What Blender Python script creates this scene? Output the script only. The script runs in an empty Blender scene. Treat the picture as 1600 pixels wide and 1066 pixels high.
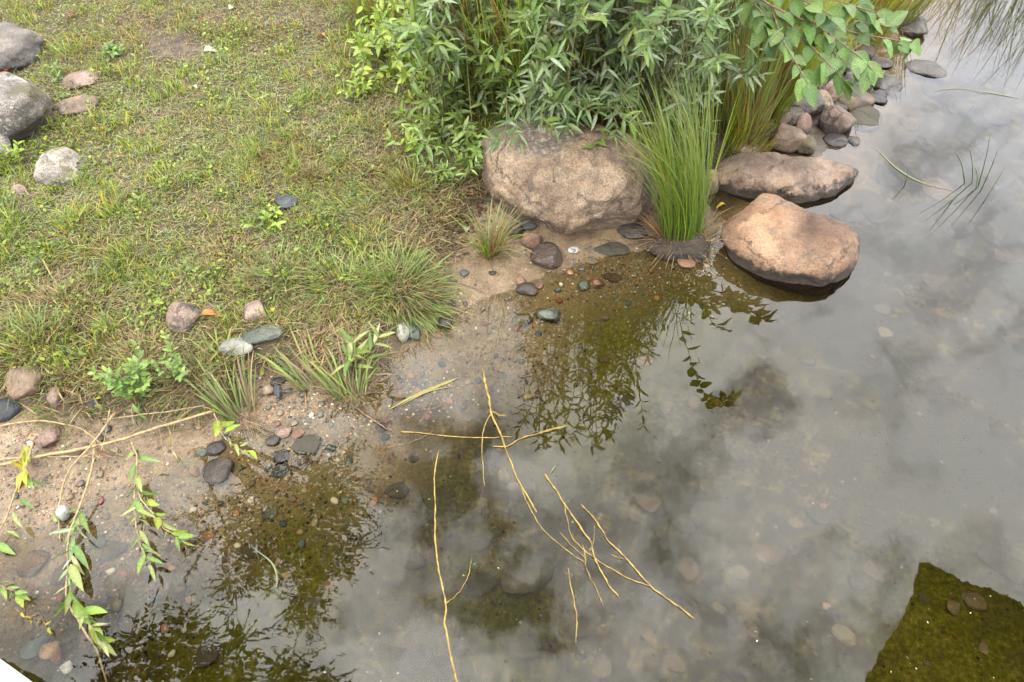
import bpy, bmesh, math, random
import numpy as np
from mathutils import Matrix, Vector
random.seed(7)
RNG = np.random.default_rng(7)
C = bpy.context.scene.collection
SC = bpy.context.scene
R = math.radians

# ------------------------------------------------------------------ camera, sky, sun, exposure
PITCH = R(49.2); FPX = 1066.7; CAMH = 2.2
cam = bpy.data.cameras.new('camera'); cam.sensor_width = 36; cam.lens = 24.0
cam.clip_start = .05; cam.clip_end = 2000
co = bpy.data.objects.new('camera', cam); C.objects.link(co)
co.location = (0, 0, CAMH); co.rotation_euler = (R(90) - PITCH, 0, 0); SC.camera = co

W = bpy.data.worlds.new('World'); SC.world = W; W.use_nodes = True
SUN_EL, SUN_ROT = R(52), R(215)
def nn(nt, t, **k):
    n = nt.nodes.new(t)
    for a, v in k.items():
        if a in n.inputs.keys() if hasattr(n.inputs, 'keys') else False: n.inputs[a].default_value = v
        else: setattr(n, a, v)
    return n
def ramp(nt, fac, stops):
    n = nt.nodes.new('ShaderNodeValToRGB'); nt.links.new(fac, n.inputs[0]); e = n.color_ramp.elements
    while len(e) < len(stops): e.new(.5)
    for i, (p, c) in enumerate(stops):
        e[i].position = p; e[i].color = (*c, 1) if len(c) == 3 else c
    return n.outputs[0]
def mixc(nt, fac, a, b, mode='MIX'):
    n = nt.nodes.new('ShaderNodeMix'); n.data_type = 'RGBA'; n.blend_type = mode
    for s, v in ((n.inputs[0], fac), (n.inputs[6], a), (n.inputs[7], b)):
        if hasattr(v, 'links') or isinstance(v, bpy.types.NodeSocket): nt.links.new(v, s)
        elif isinstance(v, (int, float)): s.default_value = v
        else: s.default_value = (*v, 1)
    return n.outputs[2]
def math_(nt, op, a, b=None, clamp=False):
    n = nt.nodes.new('ShaderNodeMath'); n.operation = op; n.use_clamp = clamp
    for s, v in ((n.inputs[0], a), (n.inputs[1], b)):
        if v is None: continue
        if isinstance(v, bpy.types.NodeSocket): nt.links.new(v, s)
        else: s.default_value = v
    return n.outputs[0]
def mrange(nt, v, a, b, c=0., d=1.):
    n = nt.nodes.new('ShaderNodeMapRange'); nt.links.new(v, n.inputs[0])
    for i, x in enumerate((a, b, c, d)): n.inputs[i+1].default_value = x
    return n.outputs[0]
def ref_dir(px, py):
    xs = (px-800)/FPX; ys = (533-py)/FPX
    v = Vector((xs, math.cos(PITCH)+ys*math.sin(PITCH), math.sin(PITCH)-ys*math.cos(PITCH))); v.normalize(); return v
def world():
    nt = W.node_tree; nt.nodes.clear(); L = nt.links.new
    out = nn(nt, 'ShaderNodeOutputWorld')
    sky = nn(nt, 'ShaderNodeTexSky'); sky.sky_type = 'NISHITA'; sky.sun_disc = False
    sky.sun_elevation = SUN_EL; sky.sun_rotation = SUN_ROT; sky.air_density = 1.0; sky.dust_density = 2.0
    b1 = nn(nt, 'ShaderNodeBackground'); b1.inputs[1].default_value = .10; L(sky.outputs[0], b1.inputs[0])
    tc = nn(nt, 'ShaderNodeTexCoord')
    # warp the direction a little so that the clouds have ragged edges
    wn = nn(nt, 'ShaderNodeTexNoise'); wn.inputs['Scale'].default_value = 8; wn.inputs['Detail'].default_value = 5; wn.inputs['Roughness'].default_value = .55
    L(tc.outputs['Generated'], wn.inputs['Vector'])
    sub = nn(nt, 'ShaderNodeVectorMath', operation='SUBTRACT'); L(wn.outputs['Color'], sub.inputs[0]); sub.inputs[1].default_value = (.5, .5, .5)
    sc_ = nn(nt, 'ShaderNodeVectorMath', operation='SCALE'); L(sub.outputs[0], sc_.inputs[0]); sc_.inputs['Scale'].default_value = .34
    ad = nn(nt, 'ShaderNodeVectorMath', operation='ADD'); L(tc.outputs['Generated'], ad.inputs[0]); L(sc_.outputs[0], ad.inputs[1])
    nz = nn(nt, 'ShaderNodeTexNoise'); nz.inputs['Scale'].default_value = 5.6; nz.inputs['Detail'].default_value = 8; nz.inputs['Roughness'].default_value = .56
    L(ad.outputs[0], nz.inputs['Vector'])
    acc = math_(nt, 'ADD', nz.outputs['Fac'], .025)
    # thinner and thicker places of the cloud deck that the pond mirrors
    for px, py, rad, amp in ((735, 910, .12, -.23), (690, 700, .10, -.20), (840, 960, .10, -.15), (1150, 640, .07, -.15), (1075, 705, .05, -.12),
                             (600, 960, .10, -.10), (1190, 900, .16, -.03), (990, 780, .10, -.03), (1330, 520, .25, .05), (1250, 740, .2, .04), (1500, 560, .2, .06), (1100, 960, .12, .06),
                             (820, 790, .12, .16), (560, 800, .16, .12), (620, 1040, .1, .10), (940, 950, .09, .10), (1080, 560, .12, .08),
                             (650, 600, .12, .12), (1480, 150, .25, .12), (1450, 790, .14, .10), (180, 900, .2, .1), (1260, 430, .15, .05)):
        dp = nn(nt, 'ShaderNodeVectorMath', operation='DISTANCE'); L(ad.outputs[0], dp.inputs[0]); dp.inputs[1].default_value = ref_dir(px, py)
        mr = nn(nt, 'ShaderNodeMapRange', interpolation_type='SMOOTHSTEP'); L(dp.outputs['Value'], mr.inputs['Value'])
        mr.inputs['From Min'].default_value = 0; mr.inputs['From Max'].default_value = rad*1.6; mr.inputs['To Min'].default_value = amp; mr.inputs['To Max'].default_value = 0
        a = nn(nt, 'ShaderNodeMath', operation='ADD'); L(acc, a.inputs[0]); L(mr.outputs[0], a.inputs[1]); acc = a.outputs[0]
    cr = nn(nt, 'ShaderNodeValToRGB'); L(acc, cr.inputs[0])
    e = cr.color_ramp.elements; e[0].position = .33; e[0].color = (.20, .20, .215, 1); e[1].position = .66; e[1].color = (1.60, 1.58, 1.57, 1)
    m = cr.color_ramp.elements.new(.48); m.color = (.785, .79, .81, 1)
    b2 = nn(nt, 'ShaderNodeBackground'); b2.inputs[1].default_value = 2.5; sz = nn(nt, 'ShaderNodeSeparateXYZ'); L(tc.outputs['Generated'], sz.inputs[0])
    el = mrange(nt, sz.outputs['Z'], .35, .75)
    lum = math_(nt, 'DIVIDE', math_(nt, 'ADD', math_(nt, 'MULTIPLY', math_(nt, 'MAXIMUM', sz.outputs['Z'], 0.), 2.), .42), 2.3)
    L(mixc(nt, el, mixc(nt, 1.0, cr.outputs[0], (.93, .97, 1.08), 'MULTIPLY'), cr.outputs[0]), b2.inputs[0])
    L(math_(nt, 'MULTIPLY', lum, 2.75), b2.inputs[1])
    mk = nn(nt, 'ShaderNodeMapRange'); L(acc, mk.inputs['Value']); mk.inputs['From Min'].default_value = .26; mk.inputs['From Max'].default_value = .42
    mk.inputs['To Min'].default_value = .35; mk.inputs['To Max'].default_value = 1
    mx = nn(nt, 'ShaderNodeMixShader'); L(mk.outputs[0], mx.inputs[0]); L(b1.outputs[0], mx.inputs[1]); L(b2.outputs[0], mx.inputs[2])
    L(mx.outputs[0], out.inputs[0])
world()
sun = bpy.data.lights.new('sun', 'SUN'); sun.energy = 1.3; sun.angle = R(14); sun.color = (1, .95, .86)
so = bpy.data.objects.new('sun', sun); C.objects.link(so)
sd = Vector((math.sin(SUN_ROT)*math.cos(SUN_EL), math.cos(SUN_ROT)*math.cos(SUN_EL), math.sin(SUN_EL)))
so.rotation_euler = sd.to_track_quat('Z', 'Y').to_euler(); so.location = (0, 0, 20)
vs = SC.view_settings; vs.view_transform = 'Standard'; vs.look = 'None'; vs.gamma = 1; vs.use_curve_mapping = False
vs.exposure = 1.42
SC.render.engine = 'CYCLES'
SC.cycles.max_bounces = 6; SC.cycles.transparent_max_bounces = 16; SC.cycles.use_denoising = True

# ------------------------------------------------------------------ projection and noise helpers
CT, ST = math.cos(PITCH), math.sin(PITCH)
def P(px, py, z=0.0):
    xs = (px-800)/FPX; ys = (533-py)/FPX
    f = CT+ys*ST; d = ST-ys*CT; s = (CAMH-z)/d
    return np.array((xs*s, f*s, z))
def depth_of(p): return CT*p[1] + ST*(CAMH-p[2])
def proj(p):
    d = depth_of(p); return 800+FPX*p[0]/d, 533-FPX*(ST*p[1]-CT*(CAMH-p[2]))/d
def _h(ix, iy, iz):
    n = (ix*374761393 + iy*668265263 + iz*2147483647) & 0xffffffff
    n = ((n ^ (n >> 13))*1274126177) & 0xffffffff
    return ((n ^ (n >> 16)) & 0xffff)/65535.0
def vnoise(p):
    p = np.asarray(p, float); i = np.floor(p).astype(np.int64); f = p-i; f = f*f*(3-2*f)
    x, y, z = i[..., 0], i[..., 1], i[..., 2]; fx, fy, fz = f[..., 0], f[..., 1], f[..., 2]
    def l(a, b, t): return a+(b-a)*t
    return l(l(l(_h(x, y, z), _h(x+1, y, z), fx), l(_h(x, y+1, z), _h(x+1, y+1, z), fx), fy),
             l(l(_h(x, y, z+1), _h(x+1, y, z+1), fx), l(_h(x, y+1, z+1), _h(x+1, y+1, z+1), fx), fy), fz)
def fbm(p, o=4):
    p = np.asarray(p, float); s = 0; a = .5
    for k in range(o): s = s+a*(vnoise(p)-.5); p = p*2.03+17.1; a *= .5
    return s
def fbm2(x, y, sc, o=4, s=0.0): return fbm(np.stack([x*sc+s, y*sc-s, np.zeros_like(x)+s+.37], -1), o)
def sm(a, b, x): t = np.clip((x-a)/(b-a), 0, 1); return t*t*(3-2*t)
def lin(r, g, b, k=1.0):
    f = lambda c: (c/255/12.92 if c <= 10.3 else ((c/255+.055)/1.055)**2.4)*k
    return np.array((f(r), f(g), f(b)))

# ------------------------------------------------------------------ terrain
SHORE_PX = [(0, 850), (80, 818), (150, 770), (230, 748), (290, 705), (370, 678), (430, 660), (480, 655), (540, 645), (575, 612), (615, 562), (650, 530),
            (690, 492), (760, 462), (830, 440), (900, 412), (960, 392), (1020, 385), (1095, 398), (1122, 350), (1112, 285), (1180, 262), (1225, 246), (1268, 240),
            (1288, 210), (1283, 182), (1318, 162), (1340, 130), (1350, 104), (1392, 75), (1422, 30), (1440, -25), (1475, -90), (1560, -150)]
GRASS_PX = [(0, 640), (110, 645), (250, 655), (340, 632), (392, 572), (450, 560), (520, 580), (575, 585), (600, 545), (645, 480), (688, 452), (700, 410),
            (712, 360), (745, 322), (790, 300), (900, 280), (1010, 290), (1060, 372), (1100, 385), (1108, 330), (1100, 280), (1115, 245), (1195, 218), (1215, 190),
            (1225, 140), (1285, 112), (1335, 85), (1380, 45), (1402, 0), (1420, -60), (1450, -130), (1540, -190)]
def w2(px, z): return [tuple(P(x, y, z)[:2]) for x, y in px]
shore = [(-300, -90), (-12, -5), (-5, -1.2), (-3.2, .2), (-2.3, .72)] + w2(SHORE_PX, 0) + [(5.6, 9.5), (8, 12), (20, 19), (300, 80), (300, 500), (-300, 500)]
grass = [(-300, -80), (-12, -3.8), (-5, -.2), (-3.6, .9), (-2.9, 1.35)] + w2(GRASS_PX, .05) + [(5.3, 10), (7.6, 12.6), (19.5, 20), (300, 82), (300, 501), (-300, 501)]
def sdist(poly, X, Y):
    X = np.asarray(X, float); Y = np.asarray(Y, float)
    d = np.full(X.shape, 1e18); ins = np.zeros(X.shape, bool); n = len(poly)
    for i in range(n):
        x0, y0 = poly[i]; x1, y1 = poly[(i+1) % n]; dx, dy = x1-x0, y1-y0
        t = np.clip(((X-x0)*dx+(Y-y0)*dy)/(dx*dx+dy*dy), 0, 1)
        d = np.minimum(d, (X-x0-t*dx)**2+(Y-y0-t*dy)**2)
        if y0 != y1: ins ^= ((y0 > Y) != (y1 > Y)) & (X < dx*(Y-y0)/(y1-y0)+x0)
    return np.where(ins, 1, -1)*np.sqrt(d)
def field(X, Y):
    wob = fbm2(X, Y, 3.0, 4, 3.1)*.16
    dw = sdist(shore, X, Y)+wob*.8; dg = sdist(grass, X, Y)+wob
    z = np.where(dw < 0, -.42*(1-np.exp(dw/3.2)), .075*np.minimum(dw, 1.2)+.0*dw)
    z = z + .085*sm(-.03, .10, dg) + .05*np.clip(dg, 0, 4) + .012*np.clip(dg-4, 0, 60)
    z = z + fbm2(X, Y, 1.3, 3, 9.)*.07*sm(.05, .8, np.abs(dw)) + fbm2(X, Y, 7, 4, 1.)*(.010+.035*sm(0, .15, dg))
    z = z + fbm2(X, Y, 30, 3, 5.)*.006
    return z, dw, dg
GX0, GY0, GS = -8.0, -2.0, .02
gx = np.arange(GX0, 8.01, GS); gy = np.arange(GY0, 11.01, GS)
GXX, GYY = np.meshgrid(gx, gy)
GZ, GDW, GDG = field(GXX, GYY)
def bil(G, x, y):
    fx = np.clip((np.asarray(x, float)-GX0)/GS, 0, len(gx)-1.001); fy = np.clip((np.asarray(y, float)-GY0)/GS, 0, len(gy)-1.001)
    ix = fx.astype(int); iy = fy.astype(int); tx = fx-ix; ty = fy-iy
    return (G[iy, ix]*(1-tx)+G[iy, ix+1]*tx)*(1-ty)+(G[iy+1, ix]*(1-tx)+G[iy+1, ix+1]*tx)*ty
def HZ(x, y): return bil(GZ, x, y)
def PG(px, py, dz=0.0):
    """where the sight line of this spot meets the ground"""
    z = 0.0
    hi, lo = 1.2, -.6
    for k in range(60):
        zt = hi-(hi-lo)*k/59; p = P(px, py, zt)
        if float(HZ(p[0], p[1])) >= zt: break
    a, b = zt, zt+(hi-lo)/59
    for _ in range(14):
        m = (a+b)/2; p = P(px, py, m)
        if float(HZ(p[0], p[1])) >= m: a = m
        else: b = m
    p = P(px, py, a); p[2] += dz; return p

# ------------------------------------------------------------------ mesh helpers
def mk_mesh(name, V, F, col=None, mat=None, smooth=True):
    V = np.asarray(V, np.float32).reshape(-1, 3); F = [np.asarray(f, np.int32) for f in F if len(f)]
    me = bpy.data.meshes.new(name)
    nl = sum(f.size for f in F); nf = sum(len(f) for f in F)
    me.vertices.add(len(V)); me.vertices.foreach_set('co', V.ravel())
    me.loops.add(nl); me.polygons.add(nf)
    me.loops.foreach_set('vertex_index', np.concatenate([f.ravel() for f in F]))
    st = []; o = 0
    for f in F: st.append(o+np.arange(len(f))*f.shape[1]); o += f.size
    me.polygons.foreach_set('loop_start', np.concatenate(st).astype(np.int32))
    if smooth: me.polygons.foreach_set('use_smooth', np.ones(nf, bool))
    me.update(calc_edges=True)
    if col is not None:
        a = me.color_attributes.new('Col', 'FLOAT_COLOR', 'POINT'); c4 = np.ones((len(V), 4), np.float32); c4[:, :3] = col
        a.data.foreach_set('color', c4.ravel())
    if mat: me.materials.append(mat)
    return me
def link(name, me, parent=None, loc=(0, 0, 0)):
    o = bpy.data.objects.new(name, me); C.objects.link(o); o.location = tuple(float(v) for v in loc)
    if parent is not None: o.parent = parent
    return o
def tag(o, label=None, cat=None, group=None, kind=None):
    if label: o['label'] = label
    if cat: o['category'] = cat
    if group: o['group'] = group
    if kind: o['kind'] = kind
    return o
def thing(name, loc, label, cat, group=None):
    return tag(link(name, None, None, loc), label, cat, group)
def tube(path, r, sides=6):
    path = np.asarray(path, float); n = len(path)
    r = np.broadcast_to(np.asarray(r, float), (n,)) if np.ndim(r) else np.full(n, r)
    T = np.gradient(path, axis=0); T /= np.linalg.norm(T, axis=1)[:, None]+1e-9
    up = np.array((0, 0, 1.)) if abs(T[0][2]) < .9 else np.array((1., 0, 0))
    A = np.cross(T, up); A /= np.linalg.norm(A, axis=1)[:, None]+1e-9; B = np.cross(T, A)
    th = np.arange(sides)*2*math.pi/sides
    V = path[:, None]+r[:, None, None]*(np.cos(th)[None, :, None]*A[:, None]+np.sin(th)[None, :, None]*B[:, None])
    F = [(i*sides+j, i*sides+(j+1) % sides, (i+1)*sides+(j+1) % sides, (i+1)*sides+j) for i in range(n-1) for j in range(sides)]
    V = np.concatenate([V.reshape(-1, 3), path[:1], path[-1:]]); a = n*sides
    F3 = [(a, (j+1) % sides, j) for j in range(sides)]+[(a+1, (n-1)*sides+j, (n-1)*sides+(j+1) % sides) for j in range(sides)]
    return V, F, F3
def joined(parts):
    Vs = []; Q = []; T3 = []; Cs = []; o = 0
    for V, q, t, c in parts:
        Vs.append(V); Cs.append(np.broadcast_to(np.asarray(c, float), (len(V), 3)))
        if len(q): Q.append(np.asarray(q)+o)
        if len(t): T3.append(np.asarray(t)+o)
        o += len(V)
    return np.concatenate(Vs), [np.concatenate(a) for a in (Q, T3) if a], np.concatenate(Cs)
def spline(pts, n=12):
    pts = np.asarray(pts, float); m = len(pts)
    if m < 3: return pts[0]+(pts[-1]-pts[0])*np.linspace(0, 1, n)[:, None]
    e = np.vstack([2*pts[0]-pts[1], pts, 2*pts[-1]-pts[-2]]); out = []
    for k in np.linspace(0, m-1-1e-6, n):
        i = int(k); t = k-i; a, b, c, d = e[i], e[i+1], e[i+2], e[i+3]
        out.append(.5*(2*b+(c-a)*t+(2*a-5*b+4*c-d)*t*t+(3*b-a-3*c+d)*t**3))
    return np.array(out)
def blades(base, az, lean, ln, wd, bend, segs, col, tipcol=None, twist=None):
    """grass blades as tapering curved strips; every argument one value per blade"""
    n = len(base); t = np.linspace(0, 1, segs+1)[None, :]
    ang = lean[:, None]+bend[:, None]*t
    step = ln[:, None]/segs
    hx = np.cumsum(np.concatenate([np.zeros((n, 1)), np.sin(ang[:, :-1])*step], 1), 1)
    hz = np.cumsum(np.concatenate([np.zeros((n, 1)), np.cos(ang[:, :-1])*step], 1), 1)
    cx, sx = np.cos(az)[:, None], np.sin(az)[:, None]
    cen = np.stack([base[:, 0:1]+hx*cx, base[:, 1:2]+hx*sx, base[:, 2:3]+hz], -1)
    tw = (twist if twist is not None else RNG.uniform(-1.2, 1.2, n))[:, None]
    sdx = -sx*np.cos(tw)+cx*np.sin(tw); sdy = cx*np.cos(tw)+sx*np.sin(tw)
    w = wd[:, None]*np.array([.75+.5*math.sin(min(1, k*1.6)*math.pi/2)-.5*k for k in t[0]])[None]*.5*(1-.0*t)
    side = np.stack([sdx+0*w, sdy+0*w, 0*w], -1)*w[..., None]
    Lf = cen[:, :-1]-side[:, :-1]; Rt = cen[:, :-1]+side[:, :-1]
    V = np.concatenate([np.stack([Lf, Rt], 2).reshape(n, segs*2, 3), cen[:, -1:]], 1)
    k = segs*2+1; o = (np.arange(n)*k)[:, None]
    Q = [np.concatenate([o+2*i, o+2*i+1, o+2*i+3, o+2*i+2], 1) for i in range(segs-1)]
    T3 = np.concatenate([o+2*(segs-1), o+2*(segs-1)+1, o+2*segs], 1)
    tt = np.concatenate([np.repeat(np.linspace(0, 1, segs+1)[:-1], 2), [1]])[None, :, None]
    if tipcol is None: cc = np.repeat(col[:, None], k, 1)
    else: cc = col[:, None]*(1-tt)+tipcol[:, None]*tt
    return V.reshape(-1, 3), ([np.concatenate(Q)] if Q else [])+[T3], cc.reshape(-1, 3)

# ------------------------------------------------------------------ materials
def mat_new(name):
    m = bpy.data.materials.new(name); m.use_nodes = True; nt = m.node_tree; nt.nodes.clear()
    return m, nt, nn(nt, 'ShaderNodeOutputMaterial')
def tex(nt, kind, vec, scale, **k):
    n = nt.nodes.new(kind); nt.links.new(vec, n.inputs['Vector']); n.inputs['Scale'].default_value = scale
    for a, v in k.items(): n.inputs[a].default_value = v
    return n
def bump(nt, h, strength, dist, prev=None):
    n = nt.nodes.new('ShaderNodeBump'); nt.links.new(h, n.inputs['Height']); n.inputs['Strength'].default_value = strength; n.inputs['Distance'].default_value = dist
    if prev is not None: nt.links.new(prev, n.inputs['Normal'])
    return n.outputs[0]
def wetspec(nt, p):
    # under water the water takes the place of the air film, so the surface loses its own sheen
    g = nn(nt, 'ShaderNodeNewGeometry'); q = nn(nt, 'ShaderNodeSeparateXYZ'); nt.links.new(g.outputs['Position'], q.inputs[0])
    nt.links.new(mrange(nt, q.outputs['Z'], -.004, .002, 0., .5), p.inputs['Specular IOR Level'])
def foliage_mat(name, trans=.3, rough=.5, var=.25, spec=.35, veins=False):
    m, nt, out = mat_new(name); L = nt.links.new
    a = nn(nt, 'ShaderNodeVertexColor'); a.layer_name = 'Col'
    oi = nn(nt, 'ShaderNodeObjectInfo')
    geo = nn(nt, 'ShaderNodeNewGeometry')
    hs = nn(nt, 'ShaderNodeHueSaturation'); L(a.outputs[0], hs.inputs['Color'])
    L(mrange(nt, oi.outputs['Random'], 0, 1, 1-var, 1+var), hs.inputs['Value'])
    L(mrange(nt, math_(nt, 'FRACT', math_(nt, 'MULTIPLY', oi.outputs['Random'], 7.3)), 0, 1, .478, .500), hs.inputs['Hue'])
    col = hs.outputs[0]
    nz = tex(nt, 'ShaderNodeTexNoise', geo.outputs['Position'], 130, Detail=3)
    col = mixc(nt, 1.0, col, ramp(nt, nz.outputs[0], [(.3, (.72, .72, .72)), (.7, (1.25, 1.25, 1.2))]), 'MULTIPLY')
    # leaf undersides are paler
    col = mixc(nt, math_(nt, 'MULTIPLY', geo.outputs['Backfacing'], .35), col, (.16, .2, .12))
    p = nn(nt, 'ShaderNodeBsdfPrincipled'); L(col, p.inputs['Base Color']); p.inputs['Roughness'].default_value = rough
    p.inputs['Specular IOR Level'].default_value = spec
    if veins:
        tc = nn(nt, 'ShaderNodeTexCoord'); sx = nn(nt, 'ShaderNodeSeparateXYZ'); L(tc.outputs['Object'], sx.inputs[0])
        u = math_(nt, 'SUBTRACT', sx.outputs['Y'], math_(nt, 'MULTIPLY', math_(nt, 'ABSOLUTE', sx.outputs['X']), .9))
        s = math_(nt, 'SINE', math_(nt, 'MULTIPLY', u, 70.))
        L(bump(nt, s, .3, .008), p.inputs['Normal'])
    t = nn(nt, 'ShaderNodeBsdfTranslucent'); L(mixc(nt, 1.0, col, (1.3, 1.35, .75), 'MULTIPLY'), t.inputs[0])
    mx = nn(nt, 'ShaderNodeMixShader'); mx.inputs[0].default_value = trans; L(p.outputs[0], mx.inputs[1]); L(t.outputs[0], mx.inputs[2]); L(mx.outputs[0], out.inputs[0])
    return m
M_GRASS = foliage_mat('grass_blades', .38, .55, .2)
M_DRY = foliage_mat('dry_grass', .15, .7, .2, .2)
M_LEAF = foliage_mat('leaf', .25, .42, .18, .45)
M_VLEAF = foliage_mat('veined_leaf', .25, .4, .15, .45, True)
def bark_mat(name, c1, c2, rough=.55, sc=60):
    m, nt, out = mat_new(name); L = nt.links.new
    g = nn(nt, 'ShaderNodeNewGeometry'); nz = tex(nt, 'ShaderNodeTexNoise', g.outputs['Position'], sc, Detail=5, Roughness=.65)
    p = nn(nt, 'ShaderNodeBsdfPrincipled'); L(ramp(nt, nz.outputs[0], [(.35, c1), (.62, c2)]), p.inputs['Base Color']); p.inputs['Roughness'].default_value = rough
    L(bump(nt, nz.outputs[0], .5, .004), p.inputs['Normal']); L(p.outputs[0], out.inputs[0]); return m
M_YTWIG = bark_mat('yellow_bark', (.07, .04, .012), (.29, .20, .03), .5, 38)
M_WTWIG = bark_mat('willow_bark', (.11, .075, .03), (.26, .19, .08), .5, 60)
M_BROWN = bark_mat('brown_bark', (.05, .028, .017), (.17, .10, .06), .7)
M_GSTEM = bark_mat('green_stem', (.07, .08, .02), (.17, .14, .045), .5)
M_TRUNK = bark_mat('tree_bark', (.05, .042, .035), (.14, .12, .10), .85, 18)

def rock_mat(name, c1, c2, c3, speck=.5, rough=.8, band=None, lichen=0., moss=0., wet=False, sc=1.0, silt=0., lat=None):
    kk = .30 if silt else .56
    c1, c2, c3 = (tuple(np.array(c)*np.array((kk, kk*.99, kk*.95))*f) for c, f in ((c1, .8), (c2, 1.), (c3, 1.12)))
    m, nt, out = mat_new(name); L = nt.links.new
    tc = nn(nt, 'ShaderNodeTexCoord'); oi = nn(nt, 'ShaderNodeObjectInfo'); geo = nn(nt, 'ShaderNodeNewGeometry')
    av = nn(nt, 'ShaderNodeVectorMath', operation='ADD'); L(tc.outputs['Object'], av.inputs[0])
    cm = nn(nt, 'ShaderNodeCombineXYZ'); r_ = math_(nt, 'MULTIPLY', oi.outputs['Random'], 37.); L(r_, cm.inputs[0]); L(r_, cm.inputs[1]); L(cm.outputs[0], av.inputs[1])
    v = av.outputs[0]
    big = tex(nt, 'ShaderNodeTexNoise', v, 5*sc, Detail=8, Roughness=.62); big.inputs['Distortion'].default_value = .6
    col = ramp(nt, big.outputs[0], [(.34, c1), (.5, c2), (.66, c3)])
    col = mixc(nt, mrange(nt, oi.outputs['Random'], 0, 1, 0, .25), col, tuple(np.array(c1)*.8))
    fine = tex(nt, 'ShaderNodeTexNoise', v, 170*sc, Detail=4, Roughness=.7)
    col = mixc(nt, speck, col, ramp(nt, fine.outputs[0], [(.36, (.30, .27, .25)), (.5, (1, 1, 1)), (.66, (1.5, 1.42, 1.35))]), 'MULTIPLY')
    vo = tex(nt, 'ShaderNodeTexVoronoi', v, 330*sc)
    col = mixc(nt, speck*.8, col, ramp(nt, vo.outputs['Color'], [(.12, (.25, .22, .2)), (.3, (1, 1, 1)), (.85, (1, 1, 1)), (.95, (1.7, 1.6, 1.5))]), 'MULTIPLY')
    mid = tex(nt, 'ShaderNodeTexNoise', v, 17*sc, Detail=7, Roughness=.7)
    # weather stains
    col = mixc(nt, math_(nt, 'MULTIPLY', ramp(nt, mid.outputs[0], [(.50, (0, 0, 0)), (.66, (1, 1, 1))]), .62), col, (.055, .048, .04))
    # hairline cracks, broken up so that they start and stop
    cd = nn(nt, 'ShaderNodeVectorMath', operation='ADD'); L(v, cd.inputs[0]); cs = nn(nt, 'ShaderNodeVectorMath', operation='SCALE'); L(mid.outputs['Color'], cs.inputs[0]); cs.inputs['Scale'].default_value = .11/sc; L(cs.outputs[0], cd.inputs[1])
    cv = nt.nodes.new('ShaderNodeTexVoronoi'); cv.feature = 'DISTANCE_TO_EDGE'; L(cd.outputs[0], cv.inputs['Vector']); cv.inputs['Scale'].default_value = 3.4*sc
    crack = math_(nt, 'MULTIPLY', mrange(nt, cv.outputs['Distance'], .022, .004), ramp(nt, big.outputs[0], [(.46, (0, 0, 0)), (.54, (1, 1, 1))]))
    col = mixc(nt, math_(nt, 'MULTIPLY', crack, .5), col, (.03, .024, .018))
    wide = tex(nt, 'ShaderNodeTexNoise', v, 2.6*sc, Detail=5, Roughness=.6)
    col = mixc(nt, .85, col, ramp(nt, wide.outputs[0], [(.38, (.50, .48, .46)), (.50, (.95, .95, .95)), (.64, (1.22, 1.15, 1.02))]), 'MULTIPLY')
    sep = nn(nt, 'ShaderNodeSeparateXYZ'); L(geo.outputs['Position'], sep.inputs[0])
    if lichen:
        lw = tex(nt, 'ShaderNodeTexNoise', v, 40, Detail=4); lx = nn(nt, 'ShaderNodeVectorMath', operation='SCALE'); L(lw.outputs['Color'], lx.inputs[0]); lx.inputs['Scale'].default_value = .035
        ly = nn(nt, 'ShaderNodeVectorMath', operation='ADD'); L(v, ly.inputs[0]); L(lx.outputs[0], ly.inputs[1])
        lv = tex(nt, 'ShaderNodeTexVoronoi', ly.outputs[0], 52*sc); lv.inputs['Randomness'].default_value = 1
        ln_ = tex(nt, 'ShaderNodeTexNoise', v, 4*sc, Detail=3)
        f = math_(nt, 'MULTIPLY', ramp(nt, lv.outputs['Distance'], [(.28, (1, 1, 1)), (.36, (0, 0, 0))]), ramp(nt, ln_.outputs[0], [(.5, (0, 0, 0)), (.58, (1, 1, 1))]))
        if lat is not None:
            ds = nn(nt, 'ShaderNodeVectorMath', operation='DISTANCE'); L(geo.outputs['Position'], ds.inputs[0]); ds.inputs[1].default_value = tuple(lat[:3])
            near = mrange(nt, math_(nt, 'ADD', ds.outputs['Value'], math_(nt, 'MULTIPLY', mid.outputs[0], .1)), lat[3]*1.1, lat[3]*.7)
            f = math_(nt, 'MULTIPLY', ramp(nt, lv.outputs['Distance'], [(.33, (1, 1, 1)), (.42, (0, 0, 0))]), near)
            col = mixc(nt, math_(nt, 'MULTIPLY', near, .35), col, (.10, .085, .07))
        col = mixc(nt, math_(nt, 'MULTIPLY', f, lichen), col, (.23, .235, .21))
    if moss:
        mn = tex(nt, 'ShaderNodeTexNoise', v, 6*sc, Detail=7, Roughness=.65)
        f = ramp(nt, mn.outputs[0], [(.52, (0, 0, 0)), (.60, (1, 1, 1))])
        col = mixc(nt, math_(nt, 'MULTIPLY', f, moss), col, (.075, .065, .016))
    if silt:
        sn = tex(nt, 'ShaderNodeTexNoise', v, 9, Detail=6, Roughness=.7)
        col = mixc(nt, math_(nt, 'MULTIPLY', ramp(nt, sn.outputs[0], [(.3, (.5, .5, .5)), (.65, (1, 1, 1))]), silt), col, (.040, .034, .012))
    if band:
        # dark tide mark that the changing water level has left round the foot of the rock
        bn = tex(nt, 'ShaderNodeTexNoise', v, 22, Detail=7, Roughness=.75)
        z = math_(nt, 'ADD', sep.outputs['Z'], math_(nt, 'MULTIPLY', math_(nt, 'SUBTRACT', bn.outputs[0], .5), band*4.2))
        f = mrange(nt, z, band*1.15, band*.8)
        col = mixc(nt, math_(nt, 'MULTIPLY', f, .93), col, (.026, .020, .013))
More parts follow.
